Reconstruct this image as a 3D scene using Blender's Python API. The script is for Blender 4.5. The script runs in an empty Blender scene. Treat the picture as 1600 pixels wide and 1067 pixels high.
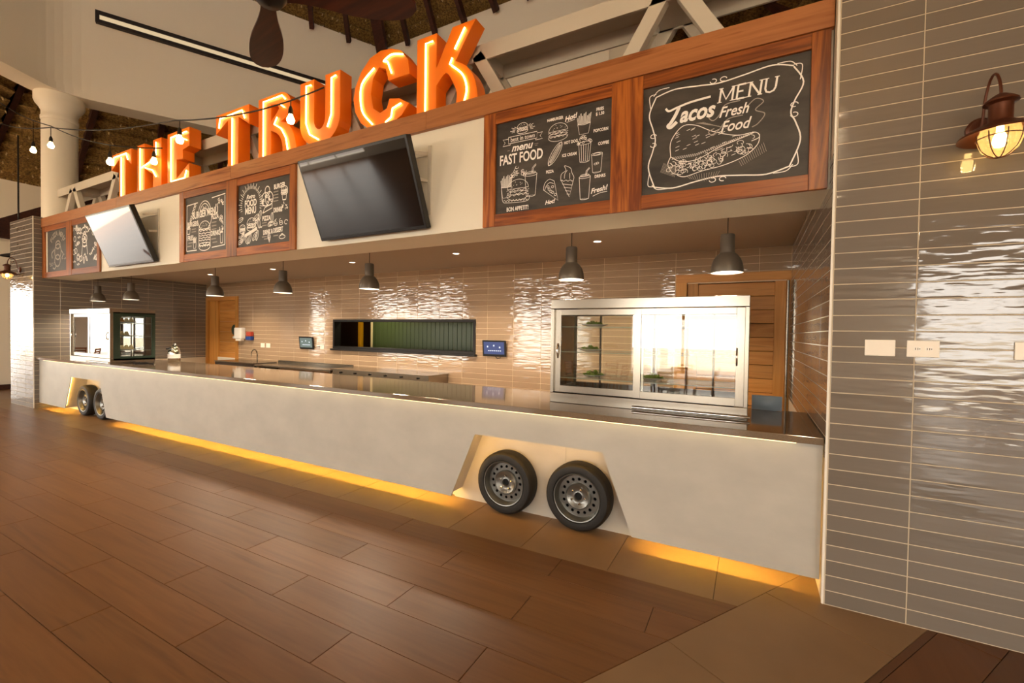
import bpy, bmesh, math, random
from mathutils import Vector, Matrix
from mathutils.geometry import tessellate_polygon

random.seed(7)
scene = bpy.context.scene
COL = scene.collection
PI = math.pi
R = math.radians

# ------------------------------------------------------------------ camera
# X runs along the counter, Y goes into the kitchen, Z is up; metres.
CAMPOS = Vector((-0.4409, -3.5435, 1.7501))
F_PX = 699.374
CR = Vector((0.88118, 0.47253, 0.01547))      # image right
CD = Vector((0.02262, -0.00945, -0.99970))    # image down
CF = Vector((-0.47224, 0.88126, -0.01902))    # view direction
cam_data = bpy.data.cameras.new('camera')
cam_data.sensor_width = 36.0
cam_data.lens = F_PX * 36.0 / 1600.0
cam_data.clip_start = 0.05
cam_data.clip_end = 300
cam = bpy.data.objects.new('camera', cam_data)
COL.objects.link(cam)
_m = Matrix((CR, -CD, -CF)).transposed().to_4x4()
_m.translation = CAMPOS
cam.matrix_world = _m
scene.camera = cam

# ------------------------------------------------------------------ daylight and exposure
world = bpy.data.worlds.new('daylight')
scene.world = world
world.use_nodes = True
_bg = world.node_tree.nodes['Background']
_bg.inputs['Color'].default_value = (1.0, 0.93, 0.83, 1)
_bg.inputs['Strength'].default_value = 9.0
vs = scene.view_settings
vs.view_transform = 'Standard'
vs.look = 'None'
vs.gamma = 1.0
vs.use_curve_mapping = False
vs.exposure = 0.52
# the hall's open bays: (x0, x1, z0, z1) in the bay wall behind the viewer, and the open gable end
BAY_Y = -13.0
BAY_TOP = 3.6
BAYS = [(-32.0, -29.5, 0.25, BAY_TOP), (-24.0, -16.2, 0.25, BAY_TOP), (-12.8, -8.4, 0.25, BAY_TOP), (-4.6, -0.8, 0.25, BAY_TOP), (3.7, 8.6, 0.25, BAY_TOP)]
END_X = -34.0
END_BAYS = [(-12.6, -7.45, 0.0, BAY_TOP), (-5.9, -0.6, 0.0, BAY_TOP)]


def portal(name, loc, rot, sx, sy):
    d = bpy.data.lights.new(name, 'AREA')
    d.shape = 'RECTANGLE'
    d.size = sx
    d.size_y = sy
    d.cycles.is_portal = True
    o = bpy.data.objects.new(name, d)
    o.location = loc
    o.rotation_euler = rot
    COL.objects.link(o)


for (a, b, c, d_) in BAYS:   # area lights shine along local -Z
    portal('daylight_portal', ((a + b) / 2, BAY_Y - 0.3, (c + d_) / 2), (R(90), 0, 0), b - a, d_ - c)
for (a, b, c, d_) in END_BAYS:
    portal('daylight_portal', (END_X - 0.3, (a + b) / 2, (c + d_) / 2), (R(90), 0, R(-90)), b - a, d_ - c)


# ------------------------------------------------------------------ materials
def lin(h):
    h = h.lstrip('#')
    out = []
    for i in (0, 2, 4):
        c = int(h[i:i + 2], 16) / 255
        out.append(c / 12.92 if c <= 0.04045 else ((c + 0.055) / 1.055) ** 2.4)
    return tuple(out) + (1.0,)


MATS = {}


class NT:
    def __init__(self, name):
        self.m = bpy.data.materials.new(name)
        self.m.use_nodes = True
        self.t = self.m.node_tree
        self.b = self.t.nodes.get('Principled BSDF')
        self.out = self.t.nodes.get('Material Output')
        MATS[name] = self.m

    def n(self, typ, **kw):
        nd = self.t.nodes.new(typ)
        for k, v in kw.items():
            if k in nd.inputs.keys():
                nd.inputs[k].default_value = v
            else:
                setattr(nd, k, v)
        return nd

    def l(self, a, b):
        self.t.links.new(a, b)

    def ramp(self, fac, stops):
        r = self.n('ShaderNodeValToRGB')
        e = r.color_ramp.elements
        while len(e) < len(stops):
            e.new(0.5)
        for i, (p, c) in enumerate(stops):
            e[i].position = p
            e[i].color = c
        self.l(fac, r.inputs['Fac'])
        return r.outputs['Color']

    def pos(self, scale=(1, 1, 1), obj=False):
        if obj:
            src = self.n('ShaderNodeTexCoord').outputs['Object']
        else:
            src = self.n('ShaderNodeNewGeometry').outputs['Position']
        mp = self.n('ShaderNodeMapping')
        mp.inputs['Scale'].default_value = scale
        self.l(src, mp.inputs['Vector'])
        return mp.outputs['Vector']

    def bump(self, height, strength, dist):
        bn = self.n('ShaderNodeBump')
        bn.inputs['Strength'].default_value = strength
        bn.inputs['Distance'].default_value = dist
        self.l(height, bn.inputs['Height'])
        self.l(bn.outputs['Normal'], self.b.inputs['Normal'])


def plain(name, col, rough=0.5, metal=0.0, spec=0.5, bump=None):
    t = NT(name)
    t.b.inputs['Base Color'].default_value = lin(col) if isinstance(col, str) else tuple(col) + (1,)
    t.b.inputs['Roughness'].default_value = rough
    t.b.inputs['Metallic'].default_value = metal
    t.b.inputs['Specular IOR Level'].default_value = spec
    if bump:
        nz = t.n('ShaderNodeTexNoise', Scale=bump[0], Detail=4.0)
        t.l(t.pos(), nz.inputs['Vector'])
        t.bump(nz.outputs['Fac'], bump[1], 0.01)
    return t


def emit(name, col, strength):
    t = NT(name)
    t.b.inputs['Base Color'].default_value = (0, 0, 0, 1)
    t.b.inputs['Emission Color'].default_value = lin(col)
    t.b.inputs['Emission Strength'].default_value = strength
    return t


def tile_mat(name, c1, c2, wave=0.35, rough=0.06, spec=0.6):
    t = NT(name)
    oi = t.n('ShaderNodeObjectInfo')
    t.l(t.ramp(oi.outputs['Random'], [(0, lin(c1)), (1, lin(c2))]), t.b.inputs['Base Color'])
    t.b.inputs['Roughness'].default_value = rough
    t.b.inputs['Specular IOR Level'].default_value = spec
    add = t.n('ShaderNodeVectorMath', operation='ADD')
    t.l(t.pos((5, 5, 26)), add.inputs[0])
    mul = t.n('ShaderNodeMath', operation='MULTIPLY')
    mul.inputs[1].default_value = 40.0
    t.l(oi.outputs['Random'], mul.inputs[0])
    t.l(mul.outputs[0], add.inputs[1])
    nz = t.n('ShaderNodeTexNoise', Scale=1.0, Detail=1.5)
    t.l(add.outputs[0], nz.inputs['Vector'])
    t.bump(nz.outputs['Fac'], wave, 0.02)
    return t


def wood_mat(name, stops, axis='X', rough=0.4, scale=1.0, spec=0.4, vary=(0.8, 1.15)):
    """Streaky wood, grain along the object's local axis, shifted per object."""
    t = NT(name)
    oi = t.n('ShaderNodeObjectInfo')
    s = {'X': (0.5, 9, 9), 'Z': (9, 9, 0.5), 'Y': (9, 0.5, 9)}[axis]
    v = t.pos(tuple(k * scale for k in s), obj=True)
    mul = t.n('ShaderNodeMath', operation='MULTIPLY')
    mul.inputs[1].default_value = 57.0
    t.l(oi.outputs['Random'], mul.inputs[0])
    add = t.n('ShaderNodeVectorMath', operation='ADD')
    t.l(v, add.inputs[0])
    t.l(mul.outputs[0], add.inputs[1])
    nz = t.n('ShaderNodeTexNoise', Scale=1.0, Detail=5.0, Roughness=0.55, Distortion=1.2)
    t.l(add.outputs[0], nz.inputs['Vector'])
    nz2 = t.n('ShaderNodeTexNoise', Scale=6.0, Detail=3.0)
    t.l(add.outputs[0], nz2.inputs['Vector'])
    mx = t.n('ShaderNodeMath', operation='MULTIPLY_ADD')
    mx.inputs[1].default_value = 0.25
    t.l(nz2.outputs['Fac'], mx.inputs[0])
    t.l(nz.outputs['Fac'], mx.inputs[2])
    hsv = t.n('ShaderNodeHueSaturation')
    t.l(t.ramp(mx.outputs[0], stops), hsv.inputs['Color'])
    mr = t.n('ShaderNodeMapRange')
    mr.inputs['To Min'].default_value = vary[0]
    mr.inputs['To Max'].default_value = vary[1]
    t.l(oi.outputs['Random'], mr.inputs['Value'])
    t.l(mr.outputs['Result'], hsv.inputs['Value'])
    t.l(hsv.outputs['Color'], t.b.inputs['Base Color'])
    t.b.inputs['Roughness'].default_value = rough
    t.b.inputs['Specular IOR Level'].default_value = spec
    t.bump(mx.outputs[0], 0.12, 0.004)
    return t


def glass_mat(name, tint=(1, 1, 1), rough=0.0, boost=1.0):
    t = NT(name)
    tr = t.n('ShaderNodeBsdfTransparent')
    tr.inputs['Color'].default_value = tuple(tint) + (1,)
    gl = t.n('ShaderNodeBsdfGlossy')
    gl.inputs['Roughness'].default_value = rough
    fr = t.n('ShaderNodeFresnel')
    fr.inputs['IOR'].default_value = 1.5
    mu = t.n('ShaderNodeMath', operation='MULTIPLY', use_clamp=True)
    mu.inputs[1].default_value = boost
    t.l(fr.outputs[0], mu.inputs[0])
    mx = t.n('ShaderNodeMixShader')
    t.l(mu.outputs[0], mx.inputs['Fac'])
    t.l(tr.outputs[0], mx.inputs[1])
    t.l(gl.outputs[0], mx.inputs[2])
    t.l(mx.outputs[0], t.out.inputs['Surface'])
    return t


tile_mat('tile_grey', '#716960', '#797168', wave=0.15, spec=0.7)
tile_mat('tile_taupe', '#a0866c', '#ab9176', wave=0.2, spec=1.0)
plain('grout', '#c4b59d', 0.8)
plain('grout_taupe', '#e0c7a4', 0.8)
plain('trim_white', '#efe9dc', 0.35)
plain('cream_paint', '#e9e2d0', 0.55, bump=(3.0, 0.04))
plain('warm_white_paint', '#efe5d3', 0.7, bump=(2.0, 0.05))
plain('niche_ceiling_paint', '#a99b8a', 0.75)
plain('truss_paint', '#d2cbbc', 0.45)
plain('column_paint', '#f2ead8', 0.55)
wood_mat('frame_wood', [(0.32, lin('#4c240f')), (0.48, lin('#793c17')), (0.62, lin('#a55b24')), (0.78, lin('#6e3514'))], 'X', 0.35)
wood_mat('frame_wood_upright', [(0.32, lin('#4c240f')), (0.48, lin('#793c17')), (0.62, lin('#ad6326')), (0.78, lin('#6e3514'))], 'Z', 0.35)
wood_mat('beam_wood', [(0.3, lin('#744122')), (0.5, lin('#a06438')), (0.7, lin('#b07343')), (0.85, lin('#7b4019'))], 'X', 0.4)
wood_mat('pine', [(0.3, lin('#8a5522')), (0.5, lin('#b87a38')), (0.7, lin('#c88d48')), (0.9, lin('#96602a'))], 'X', 0.45)
wood_mat('pine_upright', [(0.3, lin('#9a6226')), (0.5, lin('#c3853c')), (0.7, lin('#d0944a')), (0.9, lin('#a06a2c'))], 'Z', 0.45)
wood_mat('dark_timber', [(0.3, lin('#24100a')), (0.6, lin('#3b1b10')), (0.8, lin('#4a2415'))], 'X', 0.6)
wood_mat('fan_wood', [(0.3, lin('#2a0f08')), (0.6, lin('#431a0d')), (0.8, lin('#572613'))], 'X', 0.35)
wood_mat('floor_plank', [(0.25, lin('#613d1e')), (0.5, lin('#704824')), (0.7, lin('#7a512a')), (0.9, lin('#643f20'))], 'X', 0.42, scale=0.8, spec=0.4, vary=(0.9, 1.08))
wood_mat('floor_plank_dark', [(0.25, lin('#5e3c22')), (0.5, lin('#6b4629')), (0.8, lin('#643f24'))], 'Y', 0.42, scale=0.8, spec=0.35)
plain('floor_joint', '#3d2413', 0.8)
plain('brushed_steel', '#a29c91', 0.22, 1.0)
plain('chrome', '#dcd8d0', 0.08, 1.0)
plain('dark_steel', '#3b3a38', 0.4, 0.7)
plain('black_plastic', '#0c0b0b', 0.3)
plain('black_metal', '#17120f', 0.5, 0.3)
plain('rubber', '#14120f', 0.62, bump=(40, 0.15))
plain('rim_metal', '#80807c', 0.32, 0.85)
plain('hole_black', '#050505', 0.9)
plain('chalkboard', '#2b2724', 0.55)
plain('chalk', '#fbf7ef', 0.9)
plain('chalk_dim', '#a59d92', 0.9)
plain('letter_orange', '#ff8010', 0.4)
plain('switch_plate', '#efe6d6', 0.35)
plain('slot_dark', '#1d100a', 0.6)
plain('rust_brown', '#5a2f1a', 0.42, 0.4)
plain('pendant_grey', '#5d554b', 0.38, 0.35)
plain('pendant_inside', '#f0e8da', 0.6)
plain('case_green', '#26382a', 0.4)
plain('kitchen_green', '#3f4f2a', 0.4)
plain('kitchen_brown', '#4a3018', 0.6)
plain('lit_gap_yellow', '#e0a310', 0.5)  # colour stands in for light through a kitchen door gap
plain('porcelain', '#e9e6de', 0.2)
plain('salad_green', '#6f8f1e', 0.6, bump=(60, 0.6))
plain('cake_cream', '#e8d9a8', 0.6)
plain('bread', '#c98a3a', 0.6)
plain('pack_blue', '#8fa2b4', 0.4)
plain('soap_blue', '#1c3f86', 0.3)
plain('soap_red', '#b0402a', 0.4)
plain('cloth_dark', '#3a2e24', 0.7)
plain('outdoor_paving', '#d9cdb8', 0.9)
plain('chair_wood', '#9a5a34', 0.45)
plain('socket_black', '#120d09', 0.5)
plain('cable_black', '#120c08', 0.6)
glass_mat('glass', (0.95, 0.965, 0.95), 0.0, 1.5)
glass_mat('glass_amber', (1.0, 0.93, 0.78), 0.02, 1.2)
_t = MATS['glass_amber'].node_tree
_tl = _t.nodes.new('ShaderNodeBsdfTranslucent')
_tl.inputs['Color'].default_value = (1.0, 0.86, 0.55, 1)
_mx = _t.nodes.new('ShaderNodeMixShader')
_mx.inputs['Fac'].default_value = 0.22
_src = _t.nodes['Material Output'].inputs['Surface'].links[0].from_socket
_t.links.new(_src, _mx.inputs[1])
_t.links.new(_tl.outputs[0], _mx.inputs[2])
_t.links.new(_mx.outputs[0], _t.nodes['Material Output'].inputs['Surface'])
emit('neon', '#ffdf8c', 9.0)
emit('bulb_glow', '#ffd489', 16.0)
emit('lamp_disc', '#fff0d8', 5.0)
emit('led_white', '#ffdb98', 2.6)
emit('led_amber', '#ffca58', 150.0)
emit('led_arch', '#ffc060', 24.0)
emit('fill_globe_glow', '#ffdcae', 3.0)  # for the globes added as hall fill light
emit('slot_glow', '#ffe0b0', 0.5)
emit('tablet_screen', '#4a5a92', 0.55)
emit('tablet_screen_pale', '#8a9a90', 0.5)
# countertop: polished taupe stone
t = NT('countertop_stone')
nz = t.n('ShaderNodeTexNoise', Scale=180.0, Detail=3.0)
t.l(t.pos(), nz.inputs['Vector'])
t.l(t.ramp(nz.outputs['Fac'], [(0.3, lin('#6b5a48')), (0.7, lin('#7d6c59'))]), t.b.inputs['Base Color'])
t.b.inputs['Roughness'].default_value = 0.07
# counter front: trowelled plaster
t = NT('plaster_front')
nz = t.n('ShaderNodeTexNoise', Scale=2.2, Detail=6.0, Roughness=0.6)
t.l(t.pos((1, 1, 1.6)), nz.inputs['Vector'])
t.l(t.ramp(nz.outputs['Fac'], [(0.3, lin('#aca79d')), (0.7, lin('#b8b3a8'))]), t.b.inputs['Base Color'])
t.b.inputs['Roughness'].default_value = 0.5
t.bump(nz.outputs['Fac'], 0.1, 0.01)
# light floor tiles of the border
t = NT('floor_border_tile')
oi = t.n('ShaderNodeObjectInfo')
nz = t.n('ShaderNodeTexNoise', Scale=2.5, Detail=5.0)
t.l(t.pos(), nz.inputs['Vector'])
t.l(t.ramp(nz.outputs['Fac'], [(0.3, lin('#86694a')), (0.7, lin('#917353'))]), t.b.inputs['Base Color'])
t.b.inputs['Roughness'].default_value = 0.45
t.b.inputs['Specular IOR Level'].default_value = 0.35
# far floor: procedural planks
t = NT('floor_far')
br = t.n('ShaderNodeTexBrick')
br.offset = 0.5
br.inputs['Scale'].default_value = 1.0
br.inputs['Brick Width'].default_value = 1.49
br.inputs['Row Height'].default_value = 0.28
br.inputs['Mortar Size'].default_value = 0.004
br.inputs['Color1'].default_value = lin('#6b4523')
br.inputs['Color2'].default_value = lin('#754d29')
br.inputs['Mortar'].default_value = lin('#3d2413')
t.l(t.pos(), br.inputs['Vector'])
t.l(br.outputs['Color'], t.b.inputs['Base Color'])
t.b.inputs['Roughness'].default_value = 0.34
# thatch
t = NT('thatch')
nz = t.n('ShaderNodeTexNoise', Scale=1.0, Detail=6.0, Roughness=0.7)
t.l(t.pos((22, 22, 5)), nz.inputs['Vector'])
t.l(t.ramp(nz.outputs['Fac'], [(0.3, lin('#33210f')), (0.48, lin('#836534')), (0.6, lin('#b08d4c')), (0.8, lin('#5a4220'))]), t.b.inputs['Base Color'])
t.b.inputs['Roughness'].default_value = 0.85
t.bump(nz.outputs['Fac'], 0.8, 0.05)
# chalkboard: smeared
t = NT('slate')
nz = t.n('ShaderNodeTexNoise', Scale=2.0, Detail=4.0, Roughness=0.6)
t.l(t.pos((1.2, 1, 4)), nz.inputs['Vector'])
t.l(t.ramp(nz.outputs['Fac'], [(0.35, lin('#2a2622')), (0.75, lin('#4a443c'))]), t.b.inputs['Base Color'])
t.b.inputs['Roughness'].default_value = 0.5


# ------------------------------------------------------------------ mesh helpers
class MB:
    def __init__(self):
        self.v, self.f = [], []

    def add(self, vs_, fs):
        o = len(self.v)
        self.v += [tuple(p) for p in vs_]
        self.f += [tuple(i + o for i in f) for f in fs]
        return self

    def box(self, x0, x1, y0, y1, z0, z1):
        return self.add([(x0, y0, z0), (x1, y0, z0), (x1, y1, z0), (x0, y1, z0), (x0, y0, z1), (x1, y0, z1), (x1, y1, z1), (x0, y1, z1)],
                        [(0, 3, 2, 1), (4, 5, 6, 7), (0, 1, 5, 4), (1, 2, 6, 5), (2, 3, 7, 6), (3, 0, 4, 7)])

    def bar(self, p, q, w, h, up=(0, 0, 1)):
        """Square bar from p to q, w across, h along 'up'."""
        p, q = Vector(p), Vector(q)
        d = (q - p).normalized()
        s = d.cross(Vector(up))
        if s.length < 1e-4:
            s = d.cross(Vector((1, 0, 0)))
        s.normalize()
        n = s.cross(d)
        s = s * w / 2
        n = n * h / 2
        vs_ = [p - s - n, p + s - n, p + s + n, p - s + n, q - s - n, q + s - n, q + s + n, q - s + n]
        return self.add(vs_, [(0, 3, 2, 1), (4, 5, 6, 7), (0, 1, 5, 4), (1, 2, 6, 5), (2, 3, 7, 6), (3, 0, 4, 7)])

    def tube(self, pts, r, seg=8, closed=False, cap=True):
        pts = [Vector(p) for p in pts]
        n = len(pts)
        rings = []
        ref = None
        for i, p in enumerate(pts):
            if closed:
                d = (pts[(i + 1) % n] - pts[i - 1])
            else:
                d = pts[min(i + 1, n - 1)] - pts[max(i - 1, 0)]
            d.normalize()
            if ref is None:
                ref = d.orthogonal().normalized()
            ref = (ref - d * ref.dot(d)).normalized()
            b = d.cross(ref)
            rr = r[i] if isinstance(r, (list, tuple)) else r
            rings.append([p + (ref * math.cos(2 * PI * k / seg) + b * math.sin(2 * PI * k / seg)) * rr for k in range(seg)])
        vs_ = [q for ring in rings for q in ring]
        fs = []
        for i in range(n if closed else n - 1):
            j = (i + 1) % n
            for k in range(seg):
                fs.append((i * seg + k, i * seg + (k + 1) % seg, j * seg + (k + 1) % seg, j * seg + k))
        if not closed and cap:
            fs.append(tuple(range(seg - 1, -1, -1)))
            fs.append(tuple((n - 1) * seg + k for k in range(seg)))
        return self.add(vs_, fs)

    def lathe(self, prof, seg=24, c=(0, 0, 0), axis='Z'):
        vs_, fs = [], []
        n = len(prof)
        for (r, z) in prof:
            for k in range(seg):
                a = 2 * PI * k / seg
                if axis == 'Z':
                    vs_.append((c[0] + r * math.cos(a), c[1] + r * math.sin(a), c[2] + z))
                else:   # axis Y: z runs along -Y
                    vs_.append((c[0] + r * math.cos(a), c[1] - z, c[2] + r * math.sin(a)))
        for i in range(n - 1):
            for k in range(seg):
                fs.append((i * seg + k, i * seg + (k + 1) % seg, (i + 1) * seg + (k + 1) % seg, (i + 1) * seg + k))
        return self.add(vs_, fs)

    def prism(self, loops, y0, y1):
        """Filled polygon (outer loop and holes) in XZ, extruded from y0 to y1."""
        L = [[Vector((x, 0, z)) for x, z in lp] for lp in loops]
        tris = tessellate_polygon(L)
        flat = [p for lp in L for p in lp]
        m = len(flat)
        vs_ = [(p.x, y0, p.z) for p in flat] + [(p.x, y1, p.z) for p in flat]
        fs = [tuple(t_) for t_ in tris] + [tuple(i + m for i in reversed(t_)) for t_ in tris]
        o = 0
        for lp in L:
            k = len(lp)
            for i in range(k):
                j = (i + 1) % k
                fs.append((o + i, o + j, o + j + m, o + i + m))
            o += k
        return self.add(vs_, fs)

    def ribbon(self, pts, w, y):
        """Flat chalk stroke in the XZ plane at depth y."""
        q = [pts[0]]
        for p in pts[1:]:
            if math.hypot(p[0] - q[-1][0], p[1] - q[-1][1]) > 1e-5:
                q.append(p)
        n = len(q)
        if n < 2:
            return self
        vs_ = []
        for i in range(n):
            a, b = q[max(i - 1, 0)], q[min(i + 1, n - 1)]
            dx, dz = b[0] - a[0], b[1] - a[1]
            L = math.hypot(dx, dz) or 1
            nx, nz_ = -dz / L * w / 2, dx / L * w / 2
            vs_ += [(q[i][0] - nx, y, q[i][1] - nz_), (q[i][0] + nx, y, q[i][1] + nz_)]
        return self.add(vs_, [(2 * i, 2 * i + 2, 2 * i + 3, 2 * i + 1) for i in range(n - 1)])

    def mesh(self, name, mat, smooth=False):
        me = bpy.data.meshes.new(name)
        me.from_pydata(self.v, [], self.f)
        if not isinstance(mat, (list, tuple)):
            mat = [mat]
        for m in mat:
            me.materials.append(MATS[m])
        bm = bmesh.new()
        bm.from_mesh(me)
        bmesh.ops.recalc_face_normals(bm, faces=bm.faces)
        bm.to_mesh(me)
        bm.free()
        if smooth:
            for p in me.polygons:
                p.use_smooth = True
            try:
                me.set_sharp_from_angle(angle=R(smooth if smooth is not True else 40))
            except Exception:
                pass
        me.update()
        return me

    def build(self, name, mat, parent=None, loc=(0, 0, 0), rot=None, smooth=False, bevel=0.0):
        return link(name, self.mesh(name, mat, smooth), parent, loc, rot, bevel)


def link(name, me, parent=None, loc=(0, 0, 0), rot=None, bevel=0.0):
    o = bpy.data.objects.new(name, me)
    o.location = loc
    if rot:
        o.rotation_euler = rot
    o.parent = parent
    COL.objects.link(o)
    if bevel:
        md = o.modifiers.new('bevel', 'BEVEL')
        md.width = bevel
        md.segments = 2
        md.limit_method = 'ANGLE'
    return o


def tag(o, label=None, cat=None, group=None, kind=None):
    if label:
        o['label'] = label
    if cat:
        o['category'] = cat
    if group:
        o['group'] = group
    if kind:
        o['kind'] = kind
    return o


def thing(name, label, cat, loc=(0, 0, 0), rot=None, group=None):
    o = bpy.data.objects.new(name, None)
    o.empty_display_size = 0.1
    o.location = loc
    if rot:
        o.rotation_euler = rot
    COL.objects.link(o)
    return tag(o, label, cat, group)


def struct(name, mb, mat, label, smooth=False):
    o = mb.build(name, mat, None, smooth=smooth)
    return tag(o, label, kind='structure')


def children(o):
    return [c for c in COL.objects if c.parent == o]


def copy_tree(o, parent=None, kids=None):
    if kids is None:
        kids = {}
        for c in COL.objects:
            if c.parent:
                kids.setdefault(c.parent.name, []).append(c)
    c = o.copy()
    COL.objects.link(c)
    c.parent = parent
    for ch in kids.get(o.name, []):
        copy_tree(ch, c, kids)
    return c


def lamp(name, kind, loc, energy, col, parent=None, size=0.1, rot=(0, 0, 0), angle=None):
    d = bpy.data.lights.new(name, kind)
    d.energy = energy
    d.color = col
    if kind == 'AREA':
        d.shape = 'DISK'
        d.size = size
    elif kind == 'SPOT':
        d.shadow_soft_size = size
        d.spot_size = angle or R(100)
        d.spot_blend = 0.6
    else:
        d.shadow_soft_size = size
    o = bpy.data.objects.new(name, d)
    o.location = loc
    o.rotation_euler = rot
    o.parent = parent
    COL.objects.link(o)
    return o


def clip_half(poly, n, c, keep_less=True):
    """Clip a 2D polygon to n.p <= c (or >=)."""
    out = []
    s = 1 if keep_less else -1
    m = len(poly)
    for i in range(m):
        a, b = poly[i], poly[(i + 1) % m]
        da, db = s * (n[0] * a[0] + n[1] * a[1] - c), s * (n[0] * b[0] + n[1] * b[1] - c)
        if da <= 0:
            out.append(a)
        if da * db < 0:
            k = da / (da - db)
            out.append((a[0] + (b[0] - a[0]) * k, a[1] + (b[1] - a[1]) * k))
    return out


def slab_poly(poly, z0, z1):
    """A thin slab with the given plan outline and slightly eased top edge."""
    m = len(poly)
    cx = sum(p[0] for p in poly) / m
    cy = sum(p[1] for p in poly) / m
    mb = MB()
    e = 0.0025

    def inset(p):
        d = math.hypot(cx - p[0], cy - p[1]) or 1
        return (p[0] + (cx - p[0]) / d * e, p[1] + (cy - p[1]) / d * e)
    top = [inset(p) for p in poly]
    vs_ = [(p[0], p[1], z0) for p in poly] + [(p[0], p[1], z1 - 0.0015) for p in poly] + [(p[0], p[1], z1) for p in top]
    fs = [tuple(2 * m + i for i in range(m))]
    for i in range(m):
        j = (i + 1) % m
        fs.append((i, j, m + j, m + i))
        fs.append((m + i, m + j, 2 * m + j, 2 * m + i))
    mb.add(vs_, fs)
    return mb


# ------------------------------------------------------------------ floor
NICHE_L, NICHE_R = -13.78, 0.0
floor_mb = MB()
FX0, FX1, FY0, FY1 = -16.0, 1.7, -3.39, 0.62
for (a, b, c, d_) in [(-40, FX0, -20, 14), (FX1, 14, -20, 14), (FX0, FX1, -20, FY0), (FX0, FX1, FY1, 14)]:
    floor_mb.box(a, b, c, d_, -0.2, 0.0)
floor = struct('floor', floor_mb, 'floor_far', 'brown wood-look plank floor')
fb = MB().box(FX0, FX1, FY0, FY1, -0.2, -0.006).build('joint_bed', 'floor_joint', floor)
NB = (0.8545, -0.5195)            # normal of the slanted border
NB_L = math.hypot(*NB)
NB = (NB[0] / NB_L, NB[1] / NB_L)
DB = (-NB[1], NB[0])
B0, B1, B2 = -0.253, 0.455, 0.495  # offsets: border starts, dark strip starts, dark strip ends
G = 0.0035
BAND_Y = -0.31


def plank(poly, mat, name='plank'):
    if len(poly) < 3:
        return
    cx = sum(p[0] for p in poly) / len(poly)
    cy = sum(p[1] for p in poly) / len(poly)
    xs = [p[0] for p in poly]
    ys = [p[1] for p in poly]
    if (max(xs) - min(xs)) < 0.03 or (max(ys) - min(ys)) < 0.02:
        return
    mb = slab_poly([(p[0] - cx, p[1] - cy) for p in poly], -0.006, 0.0)
    mb.build(name, mat, floor, loc=(cx, cy, 0))


row = 0
y1 = BAND_Y
while y1 > FY0 + 0.01:
    y0 = y1 - 0.28
    off = -2.45 if row % 2 == 1 else -1.70
    k0 = -10
    for k in range(-10, 3):
        x0 = off + 1.49 * k
        x1 = x0 + 1.49
        x0c, x1c = max(x0, FX0), min(x1, FX1)
        if x1c - x0c < 0.05:
            continue
        poly = [(x0c + G / 2, y0 + G / 2), (x1c - G / 2, y0 + G / 2), (x1c - G / 2, y1 - G / 2), (x0c + G / 2, y1 - G / 2)]
        plank(clip_half(poly, NB, B0 - G / 2), 'floor_plank')
    y1 = y0
    row += 1
# light band along the counter
x = -0.63
edges = [0.6]
while x > FX0:
    edges.append(x)
    x -= 0.72
edges.append(FX0)
for x1, x0 in zip(edges[:-1], edges[1:]):
    poly = [(x0 + G / 2, BAND_Y + G / 2), (x1 - G / 2, BAND_Y + G / 2), (x1 - G / 2, 0.6), (x0 + G / 2, 0.6)]
    plank(clip_half(poly, NB, B0 - 0.0005 if x1 > -0.3 else B0), 'floor_border_tile', 'border_tile')
# slanted light border, its dark strip and the dark planks beyond
region = [(-3.5, FY0), (FX1, FY0), (FX1, 0.6), (-3.5, 0.6)]


def slant(b0, b1, s0, s1, mat, name):
    poly = list(region)
    poly = clip_half(poly, NB, b0 + G / 2, False)
    poly = clip_half(poly, NB, b1 - G / 2, True)
    poly = clip_half(poly, DB, s0 + G / 2, False)
    poly = clip_half(poly, DB, s1 - G / 2, True)
    plank(poly, mat, name)


s_joint = DB[0] * -0.821 + DB[1] * -0.879
for k in range(-4, 4):
    slant(B0, B1, s_joint + 0.98 * k, s_joint + 0.98 * (k + 1), 'floor_border_tile', 'border_tile')
for k in range(-4, 4):
    slant(B1, B2, s_joint + 0.3 + 1.2 * k, s_joint + 0.3 + 1.2 * (k + 1), 'floor_plank_dark', 'edge_strip')
sb = B2
for r_ in range(8):
    for k in range(-4, 4):
        slant(sb, sb + 0.26, s_joint + 1.49 * k + 0.7 * (r_ % 2), s_joint + 1.49 * (k + 1) + 0.7 * (r_ % 2), 'floor_plank_dark', 'plank')
    sb += 0.26

# ------------------------------------------------------------------ tiled walls
_tile_cache = {}
TT = 0.008   # tile thickness


def tile_mesh(w, h, mat):
    key = (round(w, 3), round(h, 3), mat)
    if key not in _tile_cache:
        e = 0.0018
        mb = MB()
        x, z = w / 2, h / 2
        vs_ = [(-x, 0, -z), (x, 0, -z), (x, 0, z), (-x, 0, z),
               (-x, -TT + e, -z), (x, -TT + e, -z), (x, -TT + e, z), (-x, -TT + e, z),
               (-x + e, -TT, -z + e), (x - e, -TT, -z + e), (x - e, -TT, z - e), (-x + e, -TT, z - e)]
        fs = [(8, 9, 10, 11)]
        for i in range(4):
            j = (i + 1) % 4
            fs += [(i, j, 4 + j, 4 + i), (4 + i, 4 + j, 8 + j, 8 + i)]
        mb.add(vs_, fs)
        _tile_cache[key] = mb.mesh('tile', mat)
    return _tile_cache[key]


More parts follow.
